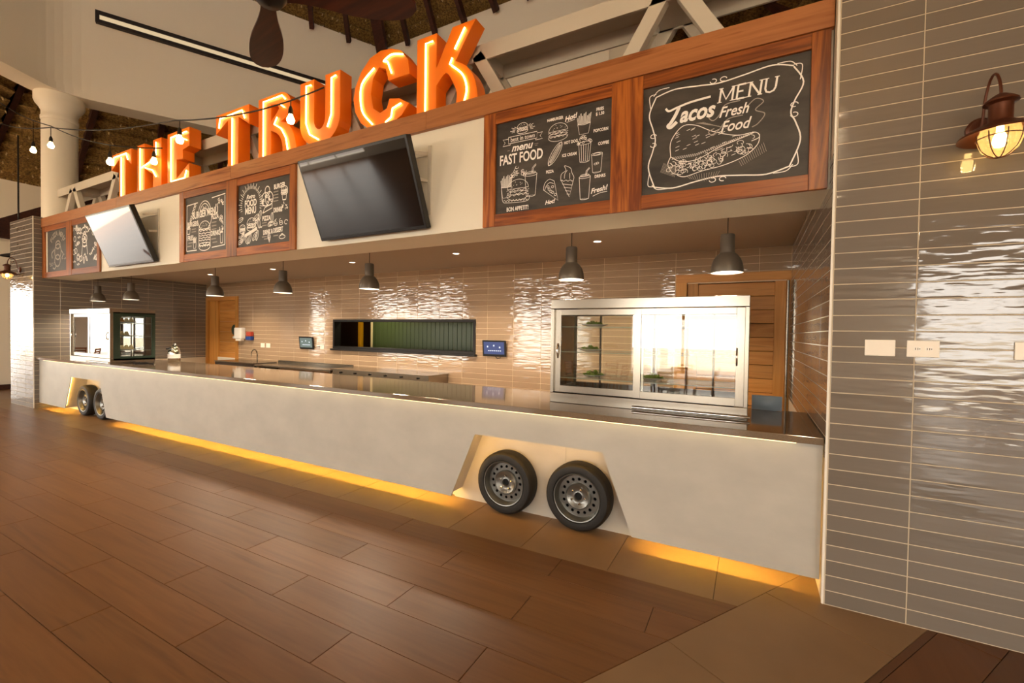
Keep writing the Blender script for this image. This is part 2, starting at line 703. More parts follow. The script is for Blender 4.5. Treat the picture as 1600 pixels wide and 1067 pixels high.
def rect_sub(r, holes):
    out = [r]
    for h in holes:
        nxt = []
        for (a, b, c, d_) in out:
            if h[1] <= a or h[0] >= b or h[3] <= c or h[2] >= d_:
                nxt.append((a, b, c, d_))
                continue
            if h[0] > a:
                nxt.append((a, h[0], c, d_))
            if h[1] < b:
                nxt.append((h[1], b, c, d_))
            a2, b2 = max(a, h[0]), min(b, h[1])
            if h[2] > c:
                nxt.append((a2, b2, c, h[2]))
            if h[3] < d_:
                nxt.append((a2, b2, h[3], d_))
        out = nxt
    return [q for q in out if q[1] - q[0] > 0.02 and q[3] - q[2] > 0.02]


def tile_rects(u0, u1, z0, z1, ujoint, pitch_u, zjoint, pitch_z, gap=0.0065, holes=()):
    us = [u0]
    k = math.floor((u0 - ujoint) / pitch_u) + 1
    while ujoint + k * pitch_u < u1 - 0.01:
        us.append(ujoint + k * pitch_u)
        k += 1
    us.append(u1)
    zs = [z0]
    k = math.floor((z0 - zjoint) / pitch_z + 1e-6) + 1
    while zjoint + k * pitch_z < z1 - 0.01:
        zs.append(zjoint + k * pitch_z)
        k += 1
    zs.append(z1)
    out = []
    for a, b in zip(us[:-1], us[1:]):
        for c, d_ in zip(zs[:-1], zs[1:]):
            for (p, q, r_, s) in rect_sub((a, b, c, d_), holes):
                if q - p > 0.03 and s - r_ > 0.02:
                    out.append((p + gap / 2, q - gap / 2, r_ + gap / 2, s - gap / 2))
    return out


def lay_tiles(parent, rects, place, rz, mat, limit=300):
    """place(u, z) gives the tile centre on the wall surface; the nearest 'limit' tiles are objects of their own."""
    def dist(r_):
        return (Vector(place((r_[0] + r_[1]) / 2, (r_[2] + r_[3]) / 2)) - CAMPOS).length / math.sqrt(r_[1] - r_[0])
    rects = sorted(rects, key=dist)
    for r_ in rects[:limit]:
        w, h = r_[1] - r_[0], r_[3] - r_[2]
        link('tile', tile_mesh(w, h, mat), parent, place((r_[0] + r_[1]) / 2, (r_[2] + r_[3]) / 2), (0, 0, rz))
    rest = rects[limit:]
    if rest:
        mb = MB()
        for r_ in rest:
            w, h = r_[1] - r_[0], r_[3] - r_[2]
            me = tile_mesh(w, h, mat)
            c = Vector(place((r_[0] + r_[1]) / 2, (r_[2] + r_[3]) / 2))
            rot = Matrix.Rotation(rz, 3, 'Z')
            mb.add([tuple(rot @ v.co + c) for v in me.vertices], [tuple(p.vertices) for p in me.polygons])
        o = mb.build('tile_field', mat, parent)
        o['kind'] = 'stuff'


GP = 0.0035
PIL_W = 1.36
PIL_H = 4.05
# right pilaster: front face and niche side
wall_right = struct('wall_right', MB().box(GP, PIL_W, GP, 3.7, 0, PIL_H), 'grout', 'grey glazed tile pier on the right of the food counter')
lay_tiles(wall_right, tile_rects(0.016, PIL_W, 0.002, PIL_H, 0.43, 0.54, -0.004, 0.1), lambda u, z: (u, TT, z), 0, 'tile_grey')
lay_tiles(wall_right, tile_rects(0.012, 3.4, 0.95, 2.955, 0.42, 0.54, -0.004, 0.1), lambda u, z: (TT, u, z), R(-90), 'tile_grey', 160)
struct('trim_1', MB().box(-0.001, 0.013, -0.001, 0.012, 0, PIL_H), 'trim_white', 'white corner bead on the right tiled pier').modifiers.new('b', 'BEVEL').width = 0.004
# left pilaster
wall_left_pier = struct('wall_left', MB().box(NICHE_L - PIL_W, NICHE_L - GP, GP, 3.7, 0, PIL_H), 'grout', 'grey glazed tile pier on the left of the food counter')
lay_tiles(wall_left_pier, tile_rects(NICHE_L - PIL_W, NICHE_L - 0.016, 0.002, PIL_H, NICHE_L - 0.43, 0.54, -0.004, 0.1), lambda u, z: (u, TT, z), 0, 'tile_grey', 150)
lay_tiles(wall_left_pier, tile_rects(0.012, 3.4, 0.95, 2.955, 0.42, 0.54, -0.004, 0.1) + tile_rects(0.012, 0.16, 2.955, PIL_H, 0.42, 0.54, -0.004, 0.1)
          + tile_rects(0.012, 0.4, 0.002, 0.95, 0.42, 0.54, -0.004, 0.1),
          lambda u, z: (NICHE_L - TT, u, z), R(90), 'tile_grey', 150)
struct('trim_2', MB().box(NICHE_L - 0.013, NICHE_L + 0.001, -0.001, 0.012, 0, PIL_H), 'trim_white', 'white corner bead on the left tiled pier')

# back wall with the pass-through and two doors
BY = 3.4
PASS = (-8.70, -4.92, 1.345, 1.99)
DOOR_L = (-13.78, -12.29, 0.0, 2.60)
DOOR_R = (-1.43, -0.0, 0.0, 2.615)
CEIL_Z = 2.955
wb = MB()
wx = [NICHE_L - PIL_W, DOOR_L[1] - 0.1, PASS[0], PASS[1], DOOR_R[0] + 0.1, PIL_W]
for a, b in ((1, 2), (3, 4)):
    wb.box(wx[a], wx[b], BY + GP, BY + 0.16, 0, 3.2)
wb.box(PASS[0], PASS[1], BY + GP, BY + 0.16, 0, PASS[2])
wb.box(PASS[0], PASS[1], BY + GP, BY + 0.16, PASS[3], 3.2)
wb.box(NICHE_L - PIL_W, wx[1], BY + GP, BY + 0.16, 2.5, 3.2)
wb.box(wx[4], PIL_W, BY + GP, BY + 0.16, 2.5, 3.2)
wall_back = struct('wall_back', wb, 'grout_taupe', 'taupe glazed tile wall behind the counter')
lay_tiles(wall_back, tile_rects(NICHE_L, NICHE_R, 0.75, CEIL_Z, -3.603, 0.538, 2.955, 0.103,
                                holes=(PASS, DOOR_L, DOOR_R)), lambda u, z: (u, BY + TT, z), 0, 'tile_taupe', 300)

# niche ceiling, bulkhead above the counter
FAS_Y = 0.165
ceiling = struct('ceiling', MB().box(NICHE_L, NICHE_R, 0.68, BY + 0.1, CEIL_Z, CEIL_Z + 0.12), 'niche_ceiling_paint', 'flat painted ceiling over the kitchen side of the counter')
bulk = struct('wall_front', MB().box(NICHE_L, NICHE_R, FAS_Y, 0.70, 2.76, 3.99), 'cream_paint', 'cream painted bulkhead over the counter')


# ------------------------------------------------------------------ bulkhead joinery
def menu_panel(x_left, label):
    """Framed panel with two menu boards, 2.74 m wide, on the bulkhead face."""
    W = 2.74
    t_ = thing('menu_panel', label, 'menu panel', (x_left, FAS_Y, 2.76), group='framed menu panels on the bulkhead')
    y0, y1 = -0.03, 0.0
    for a, b in ((0.0, 0.13), (1.245, 1.50), (2.63, W)):
        MB().box(-(b - a) / 2, (b - a) / 2, y0, y1, 0, 1.07).build('stile', 'frame_wood_upright', t_, ((a + b) / 2, 0, 0), bevel=0.003)
    for a, b in ((0.13, 1.245), (1.50, 2.63)):
        for z0, z1 in ((0.0, 0.112), (0.965, 1.07)):
            MB().box(-(b - a) / 2, (b - a) / 2, y0 + 0.003, y1, z0, z1).build('rail', 'frame_wood', t_, ((a + b) / 2, 0, 0), bevel=0.003)
    return t_


PANELS = [menu_panel(-2.755, 'reddish wooden panel framing the fast food and tacos chalkboards'),
          menu_panel(-8.27, 'reddish wooden panel framing the burger menu and food menu chalkboards between the televisions'),
          menu_panel(-13.775, 'reddish wooden panel framing two small chalkboards next to the left tiled pier')]
bt = thing('fascia_beam', 'long brown wooden beam running along the top of the bulkhead under the orange letters', 'beam', (0, 0, 3.83))
for k in range(4):
    L = (NICHE_R - NICHE_L) / 4
    x0 = NICHE_L + k * L
    MB().box(-L / 2 + 0.001, L / 2 - 0.001, 0.12, 0.66, 0, 0.19).build('board', 'beam_wood', bt, (x0 + L / 2, 0, 0), bevel=0.003)


# ------------------------------------------------------------------ chalk drawing kit
def arc(cx, cz, rx, rz, a0=0, a1=360, n=20, rot=0):
    out = []
    for i in range(n + 1):
        a = R(a0 + (a1 - a0) * i / n)
        x, z = rx * math.cos(a), rz * math.sin(a)
        c, s = math.cos(R(rot)), math.sin(R(rot))
        out.append((cx + x * c - z * s, cz + x * s + z * c))
    return out


def wavy(x0, z0, x1, z1, amp, waves, n=None):
    n = n or waves * 6
    L = math.hypot(x1 - x0, z1 - z0)
    ux, uz = (x1 - x0) / L, (z1 - z0) / L
    return [(x0 + ux * L * i / n - uz * amp * math.sin(2 * PI * waves * i / n), z0 + uz * L * i / n + ux * amp * math.sin(2 * PI * waves * i / n)) for i in range(n + 1)]


def spline(pts, n=6):
    """Catmull-Rom through the points."""
    out = []
    p = [pts[0]] + list(pts) + [pts[-1]]
    for i in range(1, len(p) - 2):
        for k in range(n):
            t_ = k / n
            q = []
            for c in (0, 1):
                a, b, d_, e = p[i - 1][c], p[i][c], p[i + 1][c], p[i + 2][c]
                q.append(0.5 * (2 * b + (d_ - a) * t_ + (2 * a - 5 * b + 4 * d_ - e) * t_ * t_ + (3 * b - a - 3 * d_ + e) * t_ ** 3))
            out.append(tuple(q))
    out.append(tuple(pts[-1]))
    return out


def rays(cx, cz, r0, r1, a0, a1, n, squash=1.0):
    out = []
    for i in range(n):
        a = R(a0 + (a1 - a0) * i / max(1, n - 1))
        k = 1.0 if i % 2 else 0.85
        out.append([(cx + r0 * math.cos(a), cz + squash * r0 * math.sin(a)), (cx + r1 * k * math.cos(a), cz + squash * r1 * k * math.sin(a))])
    return out


def burger(cx, cz, s, tall=0.0):
    L = [arc(cx, cz + 0.1 * s + tall, 0.5 * s, 0.38 * s, 0, 180), [(cx - 0.5 * s, cz + 0.1 * s + tall), (cx + 0.5 * s, cz + 0.1 * s + tall)],
         wavy(cx - 0.53 * s, cz + 0.03 * s + tall, cx + 0.53 * s, cz + 0.03 * s + tall, 0.035 * s, 4),
         arc(cx, cz - 0.08 * s, 0.5 * s, 0.07 * s, 0, 360, 18), wavy(cx - 0.53 * s, cz - 0.17 * s, cx + 0.53 * s, cz - 0.17 * s, 0.03 * s, 5),
         [(cx - 0.2 * s, cz - 0.02 * s), (cx, cz - 0.14 * s), (cx + 0.25 * s, cz - 0.02 * s)],
         arc(cx, cz - 0.2 * s, 0.5 * s, 0.2 * s, 180, 360)]
    if tall:
        for k in range(1, 5):
            L.append(wavy(cx - 0.5 * s, cz + tall * k / 5, cx + 0.5 * s, cz + tall * k / 5, 0.02 * s, 3 + k % 2))
        L.append([(cx - 0.5 * s, cz + 0.1 * s + tall), (cx - 0.5 * s, cz - 0.2 * s)])
        L.append([(cx + 0.5 * s, cz + 0.1 * s + tall), (cx + 0.5 * s, cz - 0.2 * s)])
    rnd = random.Random(3)
    for k in range(9):
        a, r_ = rnd.uniform(20, 160), rnd.uniform(0.35, 0.85)
        x, z = cx + 0.5 * s * r_ * math.cos(R(a)), cz + 0.1 * s + tall + 0.36 * s * r_ * math.sin(R(a))
        L.append([(x, z), (x + 0.03 * s, z + 0.02 * s)])
    return L


def cup(cx, cz, w, h, lid=True, straw=True, lines=False):
    L = [[(cx - w * 0.5, cz + h), (cx - w * 0.38, cz), (cx + w * 0.38, cz), (cx + w * 0.5, cz + h)], arc(cx, cz + h, w * 0.52, w * 0.12, 0, 360, 16), arc(cx, cz, w * 0.38, w * 0.09, 180, 360, 8)]
    if lid:
        L.append(arc(cx, cz + h + w * 0.13, w * 0.4, w * 0.1, 0, 360, 14))
    if straw:
        L += [[(cx + w * 0.05, cz + h + w * 0.1), (cx + w * 0.12, cz + h + w * 0.5), (cx + w * 0.4, cz + h + w * 0.75)], [(cx + w * 0.15, cz + h + w * 0.1), (cx + w * 0.21, cz + h + w * 0.46), (cx + w * 0.44, cz + h + w * 0.68)]]
    if lines:
        for k in (-0.3, -0.1, 0.1, 0.3):
            L.append([(cx + k * w, cz + h - w * 0.1), (cx + k * w * 0.78, cz + w * 0.02)])
    return L


def puff(cx, cz, w, h, n, seed=1):
    rnd = random.Random(seed)
    L = []
    for k in range(n):
        x = cx + rnd.uniform(-0.5, 0.5) * w
        z = cz + rnd.uniform(0, 1) * h * (1 - (2 * (x - cx) / w) ** 2)
        L.append(arc(x, z, 0.1 * w, 0.08 * w, rnd.uniform(0, 180), rnd.uniform(220, 400), 8))
    return L


def fries(cx, cz, w, h):
    L = [[(cx - w * 0.5, cz + h * 0.55), (cx - w * 0.35, cz), (cx + w * 0.35, cz), (cx + w * 0.5, cz + h * 0.55)], arc(cx, cz + h * 0.6, w * 0.5, w * 0.18, 180, 360, 10)]
    for k in range(9):
        a = -0.42 + 0.105 * k
        x0, x1 = cx + a * w, cx + a * w * 1.25
        zt = cz + h * (0.95 + 0.08 * (k % 3)) - abs(a) * 0.2 * h
        L.append([(x0 - 0.025 * w, cz + h * 0.5), (x1 - 0.03 * w, zt), (x1 + 0.03 * w, zt + 0.02 * h), (x0 + 0.03 * w, cz + h * 0.5)])
    return L


def hotdog(cx, cz, s, rot):
    return [arc(cx, cz, 0.5 * s, 0.16 * s, 0, 360, 24, rot), arc(cx, cz, 0.52 * s, 0.08 * s, 0, 360, 24, rot), arc(cx, cz, 0.4 * s, 0.025 * s, 0, 360, 20, rot)]


def cone(cx, cz, s):
    L = [[(cx - 0.2 * s, cz + 0.55 * s), (cx + 0.08 * s, cz), (cx + 0.2 * s, cz + 0.5 * s)], spline([(cx - 0.22 * s, cz + 0.55 * s), (cx - 0.2 * s, cz + 0.75 * s), (cx - 0.05 * s, cz + 0.85 * s), (cx - 0.1 * s, cz + 1.0 * s), (cx + 0.1 * s, cz + 0.9 * s), (cx + 0.15 * s, cz + 0.75 * s), (cx + 0.22 * s, cz + 0.6 * s), (cx + 0.2 * s, cz + 0.5 * s)]),
         wavy(cx - 0.22 * s, cz + 0.55 * s, cx + 0.2 * s, cz + 0.5 * s, 0.02 * s, 3)]
    for k in range(4):
        L.append([(cx - (0.16 - 0.05 * k) * s, cz + (0.44 - 0.11 * k) * s), (cx + (0.17 - 0.03 * k) * s, cz + (0.36 - 0.09 * k) * s)])
    return L + [spline([(cx - 0.1 * s, cz + 0.6 * s), (cx - 0.08 * s, cz + 0.75 * s), (cx, cz + 0.85 * s)]), spline([(cx + 0.08 * s, cz + 0.57 * s), (cx + 0.08 * s, cz + 0.75 * s)])]


def pizza(cx, cz, s):
    L = [[(cx - 0.35 * s, cz + 0.5 * s), (cx + 0.3 * s, cz), (cx + 0.12 * s, cz + 0.8 * s)], spline([(cx - 0.35 * s, cz + 0.5 * s), (cx - 0.3 * s, cz + 0.75 * s), (cx - 0.1 * s, cz + 0.9 * s), (cx + 0.12 * s, cz + 0.8 * s)]),
         spline([(cx - 0.3 * s, cz + 0.48 * s), (cx - 0.22 * s, cz + 0.66 * s), (cx - 0.08 * s, cz + 0.76 * s), (cx + 0.1 * s, cz + 0.7 * s)])]
    for (x, z) in ((-0.1, 0.5), (0.05, 0.58), (0.06, 0.35), (-0.02, 0.4), (0.18, 0.25), (-0.15, 0.6)):
        L.append(arc(cx + x * s, cz + z * s, 0.05 * s, 0.05 * s, 0, 360, 10))
    return L


def leaf(cx, cz, s, rot):
    return [arc(cx, cz, 0.5 * s, 0.2 * s, 0, 360, 14, rot), [(cx - 0.5 * s * math.cos(R(rot)), cz - 0.5 * s * math.sin(R(rot))), (cx + 0.5 * s * math.cos(R(rot)), cz + 0.5 * s * math.sin(R(rot)))]]


def text_mesh(body, size, shear=0.0, bold=0.0, align='CENTER', xs=1.0, mat='chalk', thick=0.0006):
    cu = bpy.data.curves.new('lettering', 'FONT')
    cu.body = body
    cu.size = size
    cu.shear = shear
    cu.offset = bold
    cu.extrude = thick
    cu.resolution_u = 3
    cu.align_x = align
    cu.align_y = 'CENTER'
    o = bpy.data.objects.new('lettering', cu)
    COL.objects.link(o)
    dg = bpy.context.evaluated_depsgraph_get()
    me = bpy.data.meshes.new_from_object(o.evaluated_get(dg))
    bpy.data.objects.remove(o)
    bpy.data.curves.remove(cu)
    rot = Matrix.Rotation(R(90), 4, 'X')
    me.transform(rot @ Matrix.Scale(xs, 4, (1, 0, 0)))
    me.materials.clear()
    me.materials.append(MATS[mat])
    return me


CH_Y = -0.0062


def write(board, body, x, z, size, rot=0, name='lettering', **kw):
    return link(name, text_mesh(body, size, **kw), board, (x, CH_Y, z), (0, R(-rot), 0))


def draw(board, name, lines, w=0.005, mat='chalk'):
    mb = MB()
    for i, ln in enumerate(lines):
        mb.ribbon(ln, w, CH_Y - 0.00002 * i)
    o = mb.build(name, mat, board)
    o['kind'] = 'stuff'
    return o


def chalkboard(x0, x1, label, dim=False, z0=2.872, z1=3.725):
    p = max((q for q in PANELS if q.location.x < x0), key=lambda q: q.location.x)
    o = MB().box(0, x1 - x0, -0.006, 0, 0, z1 - z0).build('chalkboard', 'slate', p, (x0 - p.location.x, 0, z0 - p.location.z))
    o['label'] = label
    return o, x1 - x0, z1 - z0


# --- tacos board
B, W, H = chalkboard(-1.256, -0.124, 'black chalkboard with a drawn taco and the words tacos, menu, fresh food')
top = spline([(0.10, 0.77), (0.24, 0.80), (0.42, 0.785), (0.55, 0.772), (0.72, 0.79), (0.90, 0.812), (1.03, 0.775)])
rgt = spline([(1.03, 0.77), (1.09, 0.65), (1.04, 0.53), (1.02, 0.45), (1.05, 0.38), (1.08, 0.25), (1.02, 0.08)])
bot = spline([(1.02, 0.08), (0.88, 0.045), (0.72, 0.062), (0.56, 0.078), (0.40, 0.06), (0.24, 0.035), (0.10, 0.06)])
lft = spline([(0.10, 0.06), (0.05, 0.22), (0.08, 0.34), (0.10, 0.43), (0.08, 0.52), (0.05, 0.64), (0.10, 0.77)])
curls = []
for (x, z, sx, sz) in ((0.1, 0.78, -1, 1), (1.03, 0.77, 1, 1), (1.02, 0.09, 1, -1), (0.1, 0.08, -1, -1)):
    curls += [spline([(x + sx * 0.04, z - sz * 0.1), (x + sx * 0.05, z), (x, z + sz * 0.015)]), spline([(x - sx * 0.1, z + sz * 0.045), (x - sx * 0.02, z + sz * 0.04), (x + sx * 0.02, z + sz * 0.0)])]
for (x, z, a) in ((0.55, 0.795, 0), (0.56, 0.055, 0), (1.04, 0.47, 90), (0.085, 0.43, 90)):
    for s in (-1, 1):
        curls.append(arc(x + (0.035 * s if a == 0 else 0), z + (0.035 * s if a else 0), 0.022, 0.016, 0 if s > 0 else 180, 290 if s > 0 else 470, 12))
draw(B, 'chalk_border', [top, rgt, bot, lft], 0.0095)
draw(B, 'chalk_border_curls', curls, 0.006)
menu, mserif = [], []
for (x, wd, strokes) in ((0.56, 0.085, [[(0, 0), (0, 1)], [(0, 1), (0.5, 0.15), (1, 1)], [(1, 1), (1, 0)]]), (0.675, 0.05, [[(0, 0), (0, 1)], [(0, 1), (1, 1)], [(0, 0), (1, 0)], [(0, 0.52), (0.75, 0.52)]]),
                         (0.755, 0.07, [[(0, 0), (0, 1)], [(0, 1), (1, 0)], [(1, 0), (1, 1)]]), (0.855, 0.065, [[(0, 1), (0, 0.3)], [(0, 0.3), (0.15, 0.08), (0.5, 0), (0.85, 0.08), (1, 0.3)], [(1, 0.3), (1, 1)]])):
    f_ = lambda p: (x + wd * p[0] + 0.012 * p[1], 0.625 + 0.10 * p[1])
    for st in strokes:
        menu.append([f_(p) for p in st])
        for p in (st[0], st[-1]):
            if p[1] in (0, 1):
                q = f_(p)
                mserif.append([(q[0] - 0.015, q[1]), (q[0] + 0.015, q[1])])
draw(B, 'chalk_menu', menu, 0.013)
draw(B, 'chalk_serifs', mserif, 0.006)
write(B, 'acos', 0.40, 0.585, 0.165, shear=0.3, bold=0.005, xs=0.82)
draw(B, 'chalk_capital', [spline([(0.175, 0.665), (0.20, 0.64), (0.26, 0.655), (0.36, 0.675), (0.50, 0.685)])], 0.016)
draw(B, 'chalk_capital_stem', [spline([(0.275, 0.655), (0.25, 0.60), (0.215, 0.545), (0.195, 0.525), (0.215, 0.51), (0.26, 0.545)])], 0.026)
write(B, 'Fresh', 0.655, 0.545, 0.108, shear=0.35, bold=0.0016, xs=0.82)
write(B, 'Food', 0.665, 0.435, 0.112, shear=0.35, bold=0.0016, xs=0.82)
draw(B, 'chalk_flourish', [spline([(0.52, 0.55), (0.49, 0.53), (0.52, 0.50), (0.56, 0.53), (0.60, 0.60), (0.70, 0.61)]), spline([(0.53, 0.44), (0.49, 0.42), (0.52, 0.39), (0.56, 0.42), (0.62, 0.49), (0.72, 0.50)]),
                            spline([(0.74, 0.55), (0.80, 0.60), (0.85, 0.57), (0.80, 0.52), (0.86, 0.48), (0.82, 0.42), (0.78, 0.40)])], 0.007, 'chalk_dim')
shell = spline([(0.22, 0.28), (0.22, 0.40), (0.30, 0.50), (0.40, 0.49), (0.52, 0.42), (0.68, 0.36), (0.80, 0.36), (0.83, 0.32), (0.78, 0.30)])
fold = spline([(0.22, 0.28), (0.30, 0.23), (0.42, 0.23), (0.56, 0.29), (0.70, 0.33), (0.80, 0.36)])
under = spline([(0.83, 0.34), (0.82, 0.27), (0.74, 0.20), (0.60, 0.155), (0.45, 0.135), (0.33, 0.11), (0.27, 0.13)])
rnd = random.Random(5)
marks, fill = [], []
for k in range(34):
    x = rnd.uniform(0.25, 0.66)
    z = rnd.uniform(0.30, 0.46) - max(0, (x - 0.42)) * 0.42 + 0.01
    marks.append([(x, z), (x + 0.028, z + 0.008)])
for k in range(80):
    x = rnd.uniform(0.21, 0.80)
    lo = 0.15 + max(0, x - 0.5) * 0.3
    hi = 0.23 + max(0, x - 0.42) * 0.30
    if hi < lo:
        hi = lo + 0.03
    z = rnd.uniform(lo, hi)
    fill.append(arc(x, z, 0.022, 0.015, rnd.uniform(0, 200), rnd.uniform(210, 420), 8, rnd.uniform(0, 180)))
for k in range(40):
    x = 0.23 + 0.014 * k
    fill.append([(x, 0.255 + max(0, x - 0.4) * 0.24), (x + 0.012, 0.275 + max(0, x - 0.4) * 0.24)])
draw(B, 'chalk_taco', [shell, fold, under, spline([(0.22, 0.28), (0.20, 0.22), (0.24, 0.15), (0.30, 0.13)])], 0.0055)
draw(B, 'chalk_taco_filling', fill + marks, 0.0034)
hatch = []
for k in range(14):
    hatch.append([(0.34 + 0.018 * k, 0.115), (0.37 + 0.014 * k, 0.055 + 0.03 * abs(k - 7) / 7)])
    hatch.append([(0.17 + 0.008 * k, 0.24 - 0.004 * k), (0.145 + 0.008 * k, 0.17 - 0.004 * k)])
    hatch.append([(0.70 + 0.012 * k, 0.17 + 0.008 * k), (0.72 + 0.012 * k, 0.13 + 0.006 * k)])
    hatch.append([(0.40 + 0.012 * k, 0.505 - 0.004 * k), (0.46 + 0.012 * k, 0.50 - 0.006 * k)])
draw(B, 'chalk_shading', hatch, 0.003, 'chalk_dim')

# --- fast food board
B, W, H = chalkboard(-2.625, -1.508, 'black chalkboard headed fast food with drawn burger, fries, popcorn, pizza and drinks')
draw(B, 'chalk_burger_emblem', burger(0.275, 0.765, 0.11) + rays(0.275, 0.745, 0.08, 0.13, 0, 40, 5, 0.7) + rays(0.275, 0.745, 0.08, 0.13, 140, 180, 5, 0.7), 0.004)
draw(B, 'chalk_banner', [[(0.13, 0.71), (0.425, 0.71), (0.425, 0.65), (0.13, 0.65), (0.13, 0.71)], [(0.13, 0.695), (0.07, 0.695), (0.095, 0.665), (0.07, 0.635), (0.15, 0.635), (0.15, 0.65)], [(0.425, 0.695), (0.48, 0.695), (0.455, 0.665), (0.48, 0.635), (0.41, 0.635), (0.41, 0.65)]], 0.005)
write(B, 'best in town', 0.278, 0.68, 0.058, xs=0.86)
write(B, 'menu', 0.27, 0.60, 0.095, shear=0.3, bold=0.0022)
draw(B, 'chalk_dashes', [[(0.12, 0.585), (0.145, 0.585)], [(0.40, 0.60), (0.44, 0.60)], [(0.405, 0.585), (0.43, 0.585)]], 0.004, 'chalk_dim')
write(B, 'FAST FOOD', 0.262, 0.50, 0.128, bold=0.003, xs=0.66)
write(B, 'BON APPETIT!', 0.235, 0.035, 0.055, xs=0.66, bold=0.001)
draw(B, 'chalk_meal', burger(0.235, 0.20, 0.22) + cup(0.37, 0.14, 0.12, 0.19) + puff(0.24, 0.335, 0.17, 0.09, 22, 4) + fries(0.115, 0.15, 0.11, 0.19)
     + [spline([(0.06, 0.29), (0.075, 0.13), (0.13, 0.10), (0.33, 0.095), (0.36, 0.14)]), wavy(0.09, 0.12, 0.34, 0.11, 0.008, 8)], 0.0036)
write(B, 'HAMBURGER', 0.60, 0.782, 0.036, xs=0.72, bold=0.001)
draw(B, 'chalk_hamburger', burger(0.63, 0.655, 0.18), 0.0038)
write(B, 'Hot!', 0.745, 0.765, 0.06, rot=10, shear=0.35, bold=0.0018)
draw(B, 'chalk_underline', [[(0.71, 0.73), (0.785, 0.742)]], 0.004)
draw(B, 'chalk_fries', fries(0.87, 0.60, 0.115, 0.165), 0.0032)
write(B, 'FRIES', 1.01, 0.782, 0.036, xs=0.8, bold=0.001)
write(B, '$ 1.50', 1.01, 0.743, 0.036, xs=0.8, bold=0.001)
write(B, 'POPCORN', 1.02, 0.605, 0.036, xs=0.75, bold=0.001)
write(B, 'COFFEE', 1.045, 0.49, 0.036, xs=0.75, bold=0.001)
write(B, 'HOT DOG', 0.752, 0.553, 0.036, xs=0.75, bold=0.001)
write(B, 'ICE CREAM', 0.74, 0.445, 0.036, xs=0.75, bold=0.001)
write(B, 'PIZZA', 0.557, 0.325, 0.036, xs=0.75, bold=0.001)
write(B, 'DRINKS', 1.02, 0.218, 0.036, xs=0.75, bold=0.001)
draw(B, 'chalk_hot_dog', hotdog(0.605, 0.475, 0.22, 57), 0.004)
draw(B, 'chalk_popcorn', cup(0.88, 0.365, 0.11, 0.155, False, False, True) + puff(0.88, 0.52, 0.12, 0.075, 18, 8), 0.0036)
draw(B, 'chalk_coffee', cup(0.99, 0.258, 0.095, 0.15, False, False) + [arc(0.99, 0.408, 0.032, 0.008, 0, 360, 10), arc(0.978, 0.325, 0.012, 0.008), arc(0.996, 0.33, 0.012, 0.008)], 0.0036)
draw(B, 'chalk_ice_cream', cone(0.725, 0.075, 0.28), 0.0038)
draw(B, 'chalk_pizza', pizza(0.575, 0.06, 0.22), 0.0038)
draw(B, 'chalk_drink', cup(0.885, 0.045, 0.10, 0.185), 0.004)
write(B, 'Hot!', 0.56, 0.055, 0.05, rot=5, shear=0.35, bold=0.0014)
write(B, 'Fresh!', 1.01, 0.105, 0.058, rot=8, shear=0.35, bold=0.0014)
draw(B, 'chalk_underline', [spline([(0.96, 0.055), (1.02, 0.075), (1.085, 0.08)])], 0.004)

# --- burger menu board
B, W, H = chalkboard(-8.145, -7.05, 'black chalkboard headed burger menu with a tall drawn burger')
draw(B, 'chalk_border', [[(0.05, 0.74), (0.04, 0.05)], [(1.05, 0.78), (1.05, 0.08)], [(0.04, 0.74), (0.35, 0.755)], [(0.72, 0.78), (1.06, 0.80)], [(0.04, 0.05), (0.32, 0.05)], [(0.72, 0.06), (1.05, 0.075)]], 0.014)
draw(B, 'chalk_emblem', [arc(0.53, 0.56, 0.17, 0.2, 20, 160), arc(0.53, 0.56, 0.13, 0.16, 20, 160), arc(0.53, 0.53, 0.19, 0.2, 190, 350), arc(0.53, 0.56, 0.08, 0.09, 10, 170)] + rays(0.53, 0.56, 0.09, 0.13, 20, 160, 9), 0.012)
write(B, 'BURGER MENU', 0.54, 0.575, 0.14, bold=0.004, xs=0.72, rot=2)
write(B, 'HOT FOOD', 0.21, 0.60, 0.075, rot=60, bold=0.002, xs=0.8)
draw(B, 'chalk_chef', puff(0.92, 0.66, 0.18, 0.09, 12, 2), 0.012)
for (s, x, z) in (('BURGERS', 0.21, 0.445), ('FRIES', 0.15, 0.24), ('PIZZA', 0.80, 0.50), ('DRINKS', 0.82, 0.26)):
    write(B, s, x, z, 0.10, bold=0.003, xs=0.7)
lines = []
for (x, z) in ((0.24, 0.37), (0.24, 0.33), (0.15, 0.17), (0.12, 0.12), (0.78, 0.42), (0.78, 0.37), (0.78, 0.32), (0.77, 0.18), (0.80, 0.13)):
    lines.append([(x - 0.06, z), (x + 0.06, z + 0.002)])
draw(B, 'chalk_price_lines', lines, 0.016, 'chalk_dim')
draw(B, 'chalk_burger', burger(0.53, 0.15, 0.30, 0.17), 0.011)
draw(B, 'chalk_sides', cup(0.095, 0.31, 0.09, 0.08) + pizza(0.97, 0.36, 0.16) + cup(0.97, 0.11, 0.07, 0.15) + fries(0.265, 0.08, 0.08, 0.16) + puff(0.97, 0.30, 0.16, 0.05, 6, 3), 0.009)

